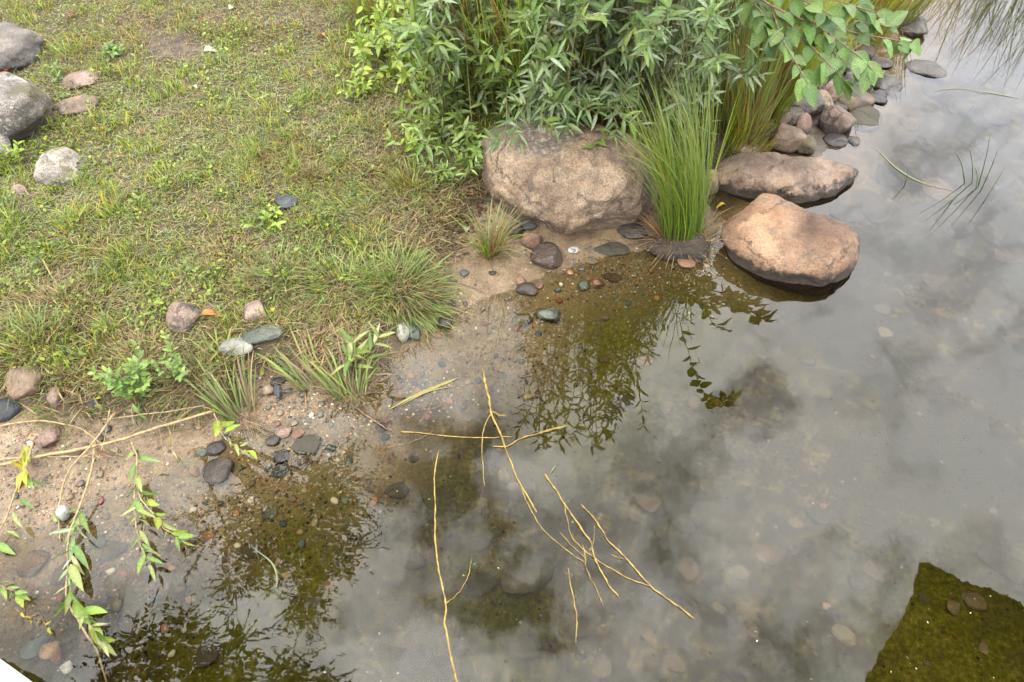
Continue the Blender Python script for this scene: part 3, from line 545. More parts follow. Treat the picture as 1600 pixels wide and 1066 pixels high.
RK = [
 # the lawn
 ('boulder', (-60, 44, 63, 118), .5, 'grey', 'smooth grey rounded boulder in the top left corner of the lawn', 'boulder', .42),
 ('stone', (-25, 198, 16, 246), .6, 'mossy', 'grey lichened stone below the big mossy boulder at the left edge', 'stone', .2),
 ('stone', (96, 111, 153, 136), .25, 'pink', 'flat pinkish stone flush with the grass, upper of the pair beside the mossy boulder', 'stone', .5),
 ('stone', (84, 151, 154, 180), .3, 'tan', 'flat pale buff stone flush with the grass, lower of the pair beside the mossy boulder', 'stone', .48),
 ('stone', (60, 232, 133, 294), .55, 'mossy', 'angular white and grey lichened stone alone in the lawn below the mossy boulder', 'stone', .42),
 ('stone', (16, 289, 40, 306), .5, 'pink', 'tiny pink stone in yellowish grass below the angular lichened stone', 'stone', .2),
 ('stone', (431, 304, 466, 327), .4, 'blue', 'half buried blue-grey slate stone in the middle of the lawn', 'stone', .3),
 # the grassy bank
 ('stone', (260, 469, 319, 522), .7, 'brownst', 'domed brown-pink stone beside an orange leaf on the bank', 'stone', .36),
 ('stone', (379, 469, 415, 504), .75, 'pink', 'pale pink rounded stone on the bank above the white stone', 'stone', .36),
 ('stone', (378, 509, 442, 534), .35, 'green', 'flat grey-green stone touching the white stone', 'stone', .2),
 ('stone', (343, 521, 393, 557), .6, 'white', 'bright white quartz stone half hidden by grass blades', 'stone', .15),
 ('stone', (318, 475, 340, 487), .5, 'pink', 'small pinkish stone between the domed brown stone and pink stone', 'stone', .3),
 ('stone', (14, 571, 67, 622), .75, 'tan', 'speckled round granite stone at the lower left edge of the grass', 'stone', .36),
 ('stone', (72, 602, 96, 632), .8, 'pink', 'small pinkish stone just right of the speckled round one', 'stone', .2),
 ('stone', (-18, 625, 31, 657), .6, 'blue', 'blue-grey stone cut by the left edge of the picture', 'stone', .2),
 ('stone', (56, 668, 93, 701), .6, 'pink', 'pale pink blocky stone on the sand near the long willow branch', 'stone', .2),
 ('stone', (96, 695, 138, 712), .5, 'tan', 'low buff stone partly under the long willow branch', 'stone', .3),
 ('stone', (138, 616, 152, 634), .7, 'blue', 'small grey-blue stone under the brown grass at the bank foot', 'stone', .2),
 ('stone', (195, 630, 216, 645), .7, 'pink', 'small buff stone below the leafy mint-like plant', 'stone', .2),
 ('pebble', (409, 602, 429, 618), .7, 'tan', 'round orange-tan pebble left of the blue pebbles at the bank foot', 'pebble', .1),
 ('pebble', (428, 600, 441, 626), .6, 'blue', 'elongated slate-blue pebble beside the round orange-tan pebble', 'pebble', .1),
 ('pebble', (444, 604, 456, 615), .6, 'blue', 'small round slate-blue pebble right of the elongated one', 'pebble', .1),
 ('pebble', (422, 588, 446, 602), .5, 'dark', 'dark flat pebble just above the slate-blue pebbles', 'pebble', .1),
 # lower left beach
 ('pebble', (89, 790, 108, 815), .8, 'white', 'chalky white pebble on the wet sand by the drooping willow branch', 'pebble', .1),
 ('stone', (318, 716, 366, 758), .5, 'brownwet', 'glossy amber-brown flat stone lying in the sand at the water edge', 'stone', .3),
 ('stone', (322, 689, 351, 710), .5, 'dark', 'dark purple-grey stone under the willow sprig', 'stone', .15),
 ('pebble', (307, 701, 324, 713), .4, 'green', 'small green slate pebble left of the dark purple-grey stone', 'pebble', .15),
 ('stone', (432, 667, 456, 684), .6, 'pink', 'pinkish grey pebble stone above the orange one in the beach cluster', 'stone', .15),
 ('pebble', (453, 670, 476, 686), .6, 'rust', 'orange-red pebble in the beach cluster', 'pebble', .15),
 ('stone', (414, 680, 438, 698), .55, 'dark', 'dark wet stone left of the orange-red pebble', 'stone', .15),
 ('stone', (456, 680, 504, 712), .35, 'bedgrey', 'broad olive-grey stone under shallow water in the beach cluster', 'stone', .25),
 ('stone', (426, 704, 453, 725), .5, 'dark', 'black stone with a shiny top below the beach cluster', 'stone', .15),
 ('stone', (424, 727, 452, 746), .4, 'green', 'dark green flat stone, lowest of the dark beach stones', 'stone', .2),
 ('stone', (455, 716, 488, 733), .3, 'brownwet', 'brown flat stone below the broad olive-grey stone', 'stone', .3),
 ('pebble', (506, 694, 526, 708), .5, 'green', 'green-grey pebble right of the broad olive-grey stone', 'pebble', .2),
 ('pebble', (296, 727, 310, 746), .5, 'tan', 'small pale pebble left of the glossy amber-brown stone', 'pebble', .2),
 ('pebble', (409, 796, 433, 810), .4, 'green', 'smooth grey-green oval pebble among orange gravel', 'pebble', .15),
 ('pebble', (318, 832, 334, 846), .4, 'rust', 'brick-red pebble in the gravel below the willow branches', 'pebble', .2),
 ('stone', (28, 863, 76, 897), .35, 'bedpink', 'pale pink stone under shallow water near the left edge', 'stone', .3),
 ('pebble', (62, 1002, 94, 1030), .5, 'bedpinkb', 'larger peach pebble under water near the white dock corner', 'pebble', .2),
 ('pebble', (78, 1014, 98, 1037), .5, 'rust', 'small orange pebble touching the larger peach pebble', 'pebble', .2),
 ('pebble', (95, 1035, 113, 1052), .5, 'white', 'white round pebble under water by the dock corner', 'pebble', .2),
 ('stone', (33, 998, 76, 1024), .2, 'blue', 'grey slab stone under water left of the peach pebble', 'stone', .3),
 ('stone', (302, 1002, 346, 1038), .35, 'bedgrey', 'round olive-brown stone inside the bottom dark tree reflection', 'stone', .25),
 ('stone', (143, 838, 166, 858), .5, 'green', 'dark green stone under the drooping willow leaves', 'stone', .2),
 ('pebble', (252, 975, 264, 989), .5, 'rust', 'small red pebble at the top of the bottom tree reflection', 'pebble', .2),
 # the small sandy bay
 ('stone', (828, 379, 880, 421), .6, 'brownwet', 'dark brown wedge-shaped stone alone on the sand below the large boulder', 'stone', .15),
 ('stone', (814, 360, 847, 387), .8, 'rustball', 'round speckled red-brown cobble at the foot of the large boulder', 'stone', .1),
 ('stone', (793, 345, 817, 373), .9, 'brownwet', 'upright dark brown stone left of the round red-brown cobble', 'stone', .15),
 ('stone', (812, 344, 839, 361), .5, 'blue', 'pale grey-blue flat stone above the round red-brown cobble', 'stone', .2),
 ('pebble', (806, 433, 822, 447), .7, 'rust', 'small orange stone touching the three-cornered brown stone', 'pebble', .1),
 ('stone', (806, 440, 841, 461), .6, 'brownwet', 'three-cornered brown stone in the middle of the sandy bay', 'stone', .15),
 ('pebble', (834, 441, 849, 452), .4, 'rust', 'flat orange pebble right of the three-cornered brown stone', 'pebble', .2),
 ('stone', (837, 479, 876, 503), .5, 'green', 'dark green angular stone on the edge of the sandy spit', 'stone', .15),
 ('stone', (799, 491, 832, 512), .45, 'bedyellow', 'tan striped stone left of the dark green angular stone', 'stone', .2),
 ('pebble', (798, 508, 818, 518), .5, 'rust', 'brick-red flat pebble under the tan striped stone', 'pebble', .2),
 ('stone', (683, 493, 706, 513), .7, 'dark', 'blue-black angular stone at the water edge of the bay', 'stone', .15),
 ('stone', (619, 506, 641, 536), .8, 'white', 'pale blue-white stone at the bank foot, left half of the pair', 'stone', .15),
 ('stone', (636, 506, 657, 532), .7, 'green', 'grey-green stone at the bank foot, right half of the pale pair', 'stone', .15),
 ('pebble', (676, 519, 691, 530), .6, 'rust', 'orange pebble right of the pale blue-white stone', 'pebble', .2),
 ('pebble', (690, 463, 706, 475), .6, 'tan', 'buff orange pebble at the grass tuft edge of the bay', 'pebble', .2),
 ('pebble', (719, 421, 733, 433), .6, 'blue', 'little blue-grey pebble alone on smooth sand', 'pebble', .2),
 ('pebble', (763, 423, 776, 430), .5, 'dark', 'little black pebble on smooth sand above the spit', 'pebble', .2),
 ('pebble', (887, 386, 904, 396), .4, 'white', 'whitish flat pebble right of the dark brown wedge stone', 'pebble', .2),
 ('stone', (964, 350, 1011, 373), .45, 'dark', 'shiny black stone under the right end of the large boulder', 'stone', .15),
 ('stone', (928, 377, 984, 399), .2, 'bedgrey', 'flat dark olive slab under shallow water below the large boulder', 'stone', .3),
 ('stone', (1058, 399, 1088, 418), .5, 'rust', 'red-brown wet stone at the root of the tall sedge', 'stone', .2),
 ('pebble', (925, 436, 944, 451), .5, 'rust', 'orange pebble in the gravel patch below the large boulder', 'pebble', .2),
 ('pebble', (942, 427, 972, 441), .3, 'brownwet', 'flat brown pebble beside the orange pebble in the gravel patch', 'pebble', .25),
 ('pebble', (913, 402, 932, 413), .4, 'bedyellow', 'yellowish pebble at the top of the gravel patch', 'pebble', .2),
 ('pebble', (902, 437, 923, 455), .4, 'green', 'olive green pebble left of the orange pebble in the gravel patch', 'pebble', .2),
 ('stone', (992, 557, 1020, 572), .4, 'bedyellow', 'pale stone under the dark shrub reflection', 'stone', .2),
 ('pebble', (800, 540, 822, 552), .3, 'bedyellow', 'yellow-brown pebble on the sunken tip of the spit', 'pebble', .2),
 ('pebble', (586, 660, 604, 676), .4, 'brownwet', 'brown wet pebble by the tip of the dead root', 'pebble', .2),
 # deep bed
 ('stone', (782, 864, 866, 928), .35, 'bedgrey', 'large flat grey-brown stone on the pond bed, biggest under the middle water', 'stone', .2),
 ('stone', (728, 836, 768, 862), .35, 'bedgrey', 'small wedge stone on the pond bed above the largest sunken stone', 'stone', .2),
 ('stone', (712, 898, 778, 932), .3, 'bedgrey', 'dim low stone on the pond bed left of the largest sunken stone', 'stone', .25),
 ('stone', (1058, 871, 1092, 908), .4, 'bedpink', 'pink round stone on the bed beside the long yellow twig', 'stone', .3),
 ('stone', (924, 1022, 958, 1058), .5, 'bedyellow', 'yellow-cream stone on the bed at the bottom middle', 'stone', .3),
 ('stone', (900, 1000, 925, 1020), .5, 'bedpink', 'faint pinkish stone left above the yellow-cream sunken stone', 'stone', .4),
 ('stone', (1553, 393, 1597, 414), .35, 'bedpink', 'peach-coloured sunken stone near the right edge', 'stone', .3),
 ('stone', (1436, 428, 1484, 452), .3, 'bedpink', 'faint peach sunken stone right of the orange-tan boulder', 'stone', .4),
 ('stone', (1296, 322, 1350, 345), .3, 'bedgrey', 'broad grey sunken stone between the flat rock and the open water', 'stone', .4),
 ('stone', (1528, 858, 1570, 886), .4, 'bedgrey', 'grey stone of the sunken ridge above the dark corner reflection', 'stone', .3),
 ('stone', (1560, 872, 1625, 912), .4, 'bedgrey', 'larger grey stone of the sunken ridge at the right edge', 'stone', .3),
 ('stone', (1112, 942, 1135, 957), .5, 'bedyellow', 'ochre sunken stone below the end of the long yellow twig', 'stone', .3),
 ('stone', (1168, 978, 1186, 998), .5, 'bedpink', 'ochre-pink sunken stone, lower of two at the bottom right water', 'stone', .3),
 ('stone', (1284, 942, 1297, 953), .5, 'rust', 'bright orange sunken stone left of the dark corner reflection', 'stone', .3),
 ('stone', (1180, 860, 1210, 882), .4, 'bedyellow', 'olive-yellow sunken stone in the right middle water', 'stone', .35),
 ('stone', (1280, 785, 1292, 797), .5, 'rust', 'tiny rust sunken stone in the right middle water', 'stone', .3),
 ('stone', (790, 752, 812, 768), .4, 'bedpink', 'pinkish sunken stone beside the main yellow twig', 'stone', .3),
 ('stone', (1075, 620, 1095, 640), .4, 'bedpink', 'pale sunken stone below the shrub reflection', 'stone', .3),
 ('stone', (1030, 628, 1052, 648), .4, 'bedpink', 'pinkish sunken stone touching the tips of the shrub reflection', 'stone', .3),
 ('stone', (1325, 900, 1352, 922), .4, 'bedgrey', 'grey sunken stone close left of the dark corner reflection', 'stone', .3),
 ('stone', (1478, 938, 1500, 960), .4, 'bedyellow', 'ochre stone inside the dark corner reflection, near its top', 'stone', .3),
 ('stone', (1530, 1004, 1546, 1020), .4, 'bedyellow', 'small yellow stone inside the dark corner reflection, near its bottom', 'stone', .3),
 # the rock pile on the right
 ('cobble', (1234, 107, 1268, 138), .8, 'pink', 'pale pink round cobble under the broad-leaved branch', 'rock', .1),
 ('cobble', (1225, 134, 1287, 184), .7, 'grey', 'largest grey cobble of the pile, its side smooth', 'rock', .12),
 ('cobble', (1271, 121, 1301, 147), .7, 'pink', 'pink cobble just behind the tan one, under leaves', 'rock', .1),
 ('cobble', (1266, 144, 1303, 172), .6, 'tan', 'tan cobble leaning on the largest grey cobble', 'rock', .15),
 ('cobble', (1292, 136, 1316, 160), .9, 'pink', 'small orange-tan blocky cobble at the middle of the pile', 'rock', .1),
 ('cobble', (1309, 150, 1337, 172), .7, 'bedyellow', 'wet mossy yellow cobble right of the blocky cobble', 'rock', .15),
 ('cobble', (1317, 134, 1366, 169), .35, 'brownwet', 'brown flat wet stone awash at the waterline of the pile', 'rock', .2),
 ('cobble', (1352, 142, 1384, 161), .35, 'dark', 'dark flat stone touching the brown flat wet stone', 'rock', .2),
 ('cobble', (1320, 116, 1358, 141), .5, 'grey', 'grey domed wet stone behind the brown flat one', 'rock', .2),
 ('cobble', (1364, 119, 1408, 144), .35, 'greywet', 'dark oval stone rising from the water at the pile tip', 'rock', .15),
 ('cobble', (1338, 114, 1378, 126), .35, 'greywet', 'low dark mound behind the oval stone', 'rock', .2),
 ('cobble', (1354, 91, 1394, 104), .2, 'greywet', 'thin flat brown stone awash behind the pile', 'rock', .2),
 ('cobble', (1417, 96, 1477, 118), .18, 'greywet', 'flat oval brown stone alone in the water among reed reflections', 'rock', .2),
 ('cobble', (1282, 169, 1334, 210), .75, 'pinkdark', 'round stone in the water with a pink top and dark foot', 'rock', .15),
 ('cobble', (1226, 173, 1258, 199), .8, 'grey', 'dark grey round cobble between the largest grey and the square tan cobble', 'rock', .1),
 ('cobble', (1244, 179, 1266, 209), .8, 'pink', 'narrow pink cobble right of the dark grey round cobble', 'rock', .15),
 ('cobble', (1207, 194, 1260, 235), .75, 'tan', 'square tan block cobble nearest the flat pink rock', 'rock', .12),
 ('cobble', (1243, 214, 1274, 242), .75, 'bedyellow', 'mossy tan cobble at the right foot of the square block', 'rock', .15),
 ('cobble', (1210, 163, 1235, 198), .8, 'tan', 'tan cobble half covered by grass left of the dark grey round cobble', 'rock', .15),
 ('cobble', (1146, 208, 1198, 238), .6, 'tan', 'buff cobble behind the flat pink rock, under dry grass', 'rock', .2),
 ('cobble', (1324, 215, 1341, 228), .4, 'greywet', 'very small dark stone tip poking from the water', 'rock', .2),
 ('cobble', (1288, 210, 1322, 228), .35, 'dark', 'black wet stone below the round pink-topped stone', 'rock', .25),
 ('cobble', (1318, 98, 1348, 120), .6, 'dark', 'dark cobble in shade below the hanging leaves', 'rock', .15),
 ('cobble', (1094, 262, 1124, 304), .8, 'tan', 'upright tan cobble behind the tall sedge', 'rock', .2),
 ('cobble', (1408, 28, 1446, 56), .4, 'dark', 'dark low rock at the foot of the top right reeds', 'rock', .2),
 ('cobble', (1302, 160, 1322, 178), .5, 'dark', 'dark wedge stone just above the round pink-topped stone', 'rock', .2),
 ('cobble', (1335, 68, 1368, 92), .5, 'brownwet', 'brown rock deep under the branch at the foot of the reddish reeds', 'rock', .2),
]
RM['peat'] = rock_mat('dark_peat', (.03, .022, .015), (.06, .042, .028), (.10, .07, .045), .6, rough=.95)
RM['brownst'] = rock_mat('brown_pink_stone', (.14, .09, .065), (.26, .18, .14), (.36, .27, .21), .6)
RM['rustball'] = rock_mat('red_brown_cobble', (.17, .085, .055), (.30, .16, .10), (.38, .24, .16), .7)
RM['bedpinkb'] = rock_mat('peach_pebble', (.36, .21, .12), (.46, .30, .19), (.50, .36, .25), .3)
RM['greywet'] = rock_mat('grey_brown_wet_stone', (.05, .04, .032), (.10, .085, .07), (.17, .145, .12), .5, wet=True)
RM['pinkdark'] = rock_mat('pink_topped_stone', (.20, .13, .10), (.38, .26, .20), (.50, .37, .30), .5, band=.055)
for nm, box, k, mt, lb, ct, sk in RK:
    big = box[2]-box[0]
    if nm == 'cobble': box = (box[0]-1.5, box[1]-2, box[2]+1.5, box[3]+1)
    rock(nm, box, k, mt, lb, ct, sk, sub=5 if big > 55 else 4 if big > 24 else 3, group='stones of the rock pile' if nm == 'cobble' else None, rough=.13)

LAND_W = [('the orange-tan boulder', 1235, 380), ('the low flat pink rock', 1235, 275), ('the sparse thin reeds', 1520, 290), ('the dark corner reflection', 1470, 900), ('the end of the long twig', 1085, 965),
          ('the largest sunken stone', 824, 896), ('the shrub reflection', 960, 560), ('the bowed yellow twig', 685, 850), ('the short upright twig', 895, 950), ('the bottom tree reflection', 330, 1000), ('the peach pebble', 78, 1016), ('the round stone with the pink top', 1308, 190)]
def place_label(px, py, what, lands, used, reach=260):
    for d, nm, lx, ly in sorted((math.hypot(px-x, py-y), nm, x, y) for nm, x, y in lands):
        if d > reach: break
        dx, dy = px-lx, py-ly
        way = ('below' if dy > 0 else 'above') if abs(dy) > abs(dx)*2 else ('right of' if dx > 0 else 'left of') if abs(dx) > abs(dy)*2 else ('lower ' if dy > 0 else 'upper ')+('right of' if dx > 0 else 'left of')
        lab = f"{what} {'close' if d < reach*.3 else 'well' if d < reach*.65 else 'far'} {way} {nm}"
        if lab not in used: used.add(lab); return lab
USED = set()
def sunken(n, what, group, xr, yr, sz, mats, seed, k=.3, sink=.35):
    r = random.Random(seed); done = []
    for _ in range(n*8):
        if len(done) >= n: break
        x, y = r.uniform(*xr), r.uniform(*yr); g = PG(x, y)
        if bil(GDW, g[0], g[1]) > -.12 or any(math.hypot(x-a, y-b) < c for a, b, c in done): continue
        f = 3.0/depth_of(g); u_ = r.random(); w_ = (sz[0]+(sz[1]-sz[0])*u_*u_)*f; mt = r.choice(mats)
        if any((g[0]-a)**2+(g[1]-b)**2 < (c+w_/600)**2 for a, b, c in ROCKS[:3]): continue
        lab = place_label(x, y, ('big ' if u_ > .75 else 'small ' if u_ < .3 else '')+{'bedgrey': 'grey', 'bedpink': 'pinkish', 'bedyellow': 'yellowish'}[mt]+' '+what, LAND_W, USED)
        if not lab: continue
        done.append((x, y, w_*1.1)); rock('sunken_stone', (x-w_/2, y-w_*.33, x+w_/2, y+w_*.33), k, mt, lab, 'stone', sink, seed=r.randrange(9999), group=group, sub=3, rough=.16)
sunken(30, 'flat sunken stone', 'flat stones under the water by the rock pile', (1290, 1570), (140, 350), (30, 80), ['bedgrey', 'bedgrey', 'bedpink'], 5, .22)
sunken(40, 'sunken stone', 'faint stones on the open pond bed', (880, 1590), (400, 1050), (8, 36), ['bedpink', 'bedgrey', 'bedgrey', 'bedyellow'], 6, .4)
sunken(24, 'sunken stone', 'small stones in the bottom left shallows', (60, 560), (840, 1060), (10, 36), ['bedpink', 'bedgrey', 'bedgrey'], 8, .35)
sunken(16, 'silty sunken stone', 'silty stones of the middle bed', (600, 880), (700, 1050), (14, 46), ['bedgrey'], 9, .35)

# ------------------------------------------------------------------ gravel and small pebbles
GRAV = [(960, 430, 100, 35, 1.), (820, 500, 50, 30, 1.), (690, 490, 45, 40, .6), (650, 610, 75, 40, .9), (780, 570, 110, 60, .5), (480, 640, 90, 40, .7), (440, 720, 110, 50, .6), (370, 790, 110, 60, .55),
        (400, 840, 110, 50, .35), (230, 870, 130, 90, .5), (150, 960, 130, 70, .45), (60, 760, 120, 60, .25), (720, 360, 50, 30, .9), (1050, 440, 80, 50, .7), (60, 690, 120, 30, .4), (560, 660, 60, 40, .6), (1290, 210, 60, 50, .5),
        (900, 600, 160, 100, .10), (500, 800, 120, 80, .4), (800, 870, 300, 200, .08), (1200, 760, 500, 300, .05), (430, 600, 50, 30, .8)]
PAL = [lin(145, 122, 92), lin(118, 102, 82), lin(168, 142, 108), lin(90, 95, 90), lin(70, 80, 85), lin(165, 118, 85), lin(140, 88, 66), lin(200, 185, 160), lin(85, 75, 60), lin(110, 115, 95)]
PNAME = ['buff', 'brown', 'tan', 'grey', 'slate-blue', 'orange', 'brick-red', 'cream', 'dark brown', 'grey-green']
def scatter_stones(N, lo, hi, seed, pw=1.9):
    r = np.random.default_rng(seed); px = r.uniform(-60, 1660, N*14); py = r.uniform(300, 1120, N*14); d = np.zeros(len(px))
    for x, y, a, b, w in GRAV: d = np.maximum(d, w*np.exp(-((px-x)/a)**2-((py-y)/b)**2))
    keep = r.uniform(0, 1, len(px)) < d; px, py = px[keep][:N], py[keep][:N]
    xs = (px-800)/FPX; ys = (533-py)/FPX; f = CT+ys*ST; dd = ST-ys*CT; z = np.zeros(len(px))
    for _ in range(6): s = (CAMH-z)/dd; X, Y = xs*s, f*s; z = HZ(X, Y)
    ok = bil(GDG, X, Y) < .05; X, Y, z, px, py = X[ok], Y[ok], z[ok], px[ok], py[ok]
    sz = lo+(hi-lo)*r.uniform(0, 1, len(X))**pw
    return X, Y, z, sz, px, py, r
def stone_mesh(name, X, Y, Z, S, r, mat, sub=1, var=12):
    parts_V = []; parts_F = []; cols = []; o = 0
    shapes = [rock_shape(sub, 500+i, 7, .12) for i in range(var)]
    vi = r.integers(0, var, len(X)); ci = r.integers(0, len(PAL), len(X))
    for v in range(var):
        idx = np.where(vi == v)[0]
        if not len(idx): continue
        V0, F0 = shapes[v]; n = len(idx); a = r.uniform(0, 6.28, n); sc = np.stack([S[idx], S[idx]*r.uniform(.6, .95, n), S[idx]*r.uniform(.3, .6, n)], -1)
        W_ = V0[None]*sc[:, None]; c, s = np.cos(a)[:, None], np.sin(a)[:, None]
        Vx = W_[..., 0]*c-W_[..., 1]*s+X[idx, None]; Vy = W_[..., 0]*s+W_[..., 1]*c+Y[idx, None]; Vz = W_[..., 2]+Z[idx, None]+sc[:, 2:3]*.45
        parts_V.append(np.stack([Vx, Vy, Vz], -1).reshape(-1, 3)); parts_F.append((F0[None]+(np.arange(n)*len(V0))[:, None, None]+o).reshape(-1, 3)); o += n*len(V0)
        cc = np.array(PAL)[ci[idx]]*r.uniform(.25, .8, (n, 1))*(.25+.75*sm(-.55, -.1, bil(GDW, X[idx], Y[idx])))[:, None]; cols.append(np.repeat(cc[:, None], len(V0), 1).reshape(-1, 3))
    return mk_mesh(name, np.concatenate(parts_V), [np.concatenate(parts_F)], np.concatenate(cols), mat)
def pebble_mat():
    m, nt, out = mat_new('mixed_gravel'); L = nt.links.new
    a = nn(nt, 'ShaderNodeVertexColor'); a.layer_name = 'Col'; g = nn(nt, 'ShaderNodeNewGeometry'); nz = tex(nt, 'ShaderNodeTexNoise', g.outputs['Position'], 160, Detail=5, Roughness=.7)
    p = nn(nt, 'ShaderNodeBsdfPrincipled'); L(mixc(nt, .8, a.outputs[0], ramp(nt, nz.outputs[0], [(.3, (.55, .55, .55)), (.7, (1.3, 1.3, 1.25))]), 'MULTIPLY'), p.inputs['Base Color'])
    wetspec(nt, p); p.inputs['Roughness'].default_value = .5; L(bump(nt, nz.outputs[0], .4, .002), p.inputs['Normal']); L(p.outputs[0], out.inputs[0]); return m
M_GRAV = pebble_mat()
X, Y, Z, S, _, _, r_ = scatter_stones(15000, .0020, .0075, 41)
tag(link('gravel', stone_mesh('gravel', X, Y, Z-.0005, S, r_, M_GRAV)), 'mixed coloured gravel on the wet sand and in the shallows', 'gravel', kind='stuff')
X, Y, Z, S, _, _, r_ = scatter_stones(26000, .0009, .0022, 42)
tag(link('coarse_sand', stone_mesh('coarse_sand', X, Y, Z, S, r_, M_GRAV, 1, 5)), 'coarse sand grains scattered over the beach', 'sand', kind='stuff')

LAND = [('the dark brown wedge stone', 855, 400), ('the three-cornered brown stone', 824, 450), ('the dark green angular stone', 857, 490), ('the pale blue-white stone', 638, 520),
        ('the olive-grey stone', 480, 696), ('the glossy amber-brown stone', 342, 736), ('the oval pebble', 421, 803), ('the chalky white pebble', 98, 802),
        ('the reed stubble root', 560, 615), ('the main twig tip', 756, 580), ('the shiny black stone', 988, 361), ('the bottom tree reflection', 330, 1000),
        ('the peach pebble', 78, 1016), ('the small sedge tuft', 766, 395)]
def small_pebbles():
    X, Y, Z, S, px, py, r = scatter_stones(420, .011, .019, 77, 1.4)
    o = np.argsort(-S); used = set(); placed = []
    meshes = {}
    for i in o:
        if any((X[i]-a)**2+(Y[i]-b)**2 < (c*.9+S[i])**2 for a, b, c in ROCKS) or any((X[i]-a)**2+(Y[i]-b)**2 < .0012 for a, b in placed): continue
        if not (0 < px[i] < 1600 and py[i] < 1066): continue
        c = int(r.integers(0, len(PAL))); lab = place_label(px[i], py[i], f'little {PNAME[c]} pebble', LAND, used, 150)
        if not lab: continue
        placed.append((X[i], Y[i]))
        v = int(r.integers(0, 8))
        if (v, c) not in meshes:
            V, F = rock_shape(2, 900+v, 9, .12); meshes[v, c] = mk_mesh('pebble', V*np.array((1, .78, .5))+np.array((0, 0, .3)), [F], np.broadcast_to(PAL[c]*.42, (len(V), 3)), M_GRAV)
        p = link('pebble', meshes[v, c], None, (X[i], Y[i], Z[i])); p.scale = (float(S[i]),)*3; p.rotation_euler = (0, 0, float(r.uniform(0, 6.3)))
        tag(p, lab, 'pebble', 'little pebbles on the wet sand')
        if len(placed) >= 130: break
small_pebbles()

# ------------------------------------------------------------------ lawn
def srgbs(*a): return np.array([lin(*c) for c in a])
GREENS = srgbs((138, 160, 34), (110, 142, 34), (160, 174, 42), (124, 148, 40), (174, 178, 48), (88, 114, 32), (196, 178, 68))*.60
DRYS = srgbs((186, 150, 82), (158, 114, 64), (196, 166, 96), (140, 90, 50), (168, 118, 72), (190, 170, 118))*.45
GREYG = srgbs((150, 165, 105), (165, 175, 125), (120, 140, 76))*.44
BARE = [(283, 105, 48, 22), (600, 130, 30, 20), (60, 130, 20, 8)]
BROWN = [(105, 480, 75, 50), (225, 545, 60, 40), (490, 265, 22, 18), (360, 390, 40, 30), (280, 100, 60, 35), (420, 440, 60, 30), (600, 250, 40, 50), (400, 60, 70, 30), (560, 470, 60, 30), (120, 610, 80, 30), (640, 300, 60, 60)]
def lawn_points(n, seed, edge=.02):
    r = np.random.default_rng(seed); m = int(n*2.6)
    X = r.uniform(-6.2, 4.6, m); Y = r.uniform(.7, 7.6, m)
    d = CT*Y+ST*(CAMH-.15)
    px = 800+FPX*X/d; py = 533-FPX*(ST*Y-CT*(CAMH-.15))/d
    inn = (px > -160) & (px < 1500) & (py > -140) & (py < 800)
    dist = np.sqrt(X*X+Y*Y+4)
    pr = np.where(inn, np.minimum(1, (3.4/dist)**1.5), .10)
    dg = bil(GDG, X, Y); pr = pr*sm(-.03, .10, dg+r.normal(0, .02, m))
    for a, b, c, e in BARE: pr = pr*(1-.93*np.exp(-((px-a)/c)**4-((py-b)/e)**4))
    keep = (r.uniform(0, 1, m) < pr)
    for a, b, c in ROCKS: keep &= ((X-a)**2+(Y-b)**2 > (c*.66)**2)
    X, Y, px, py = X[keep], Y[keep], px[keep], py[keep]
    return X, Y, HZ(X, Y), px, py, r
def dryness(X, Y, px, py):
    v = .34+fbm2(X, Y, 1.7, 3, 4.)*1.4+fbm2(X, Y, 8, 3, 8.)*1.3
    v = v+.45*np.exp(-(np.maximum(bil(GDG, X, Y), 0)/.30)**2)*sm(740, 640, px)*(fbm2(X, Y, 4, 3, 40.)+.75)
    for a, b, c, e in BROWN: v = v+.62*np.exp(-((px-a)/c)**2-((py-b)/e)**2)
    return np.clip(v, 0, 1)
def pick(r, dry):
    g = GREENS[r.integers(0, len(GREENS), len(dry))]; d = DRYS[r.integers(0, len(DRYS), len(dry))]
    return np.where((r.uniform(0, 1, len(dry)) < dry)[:, None], d, g)*r.uniform(.5, 1.6, (len(dry), 1))
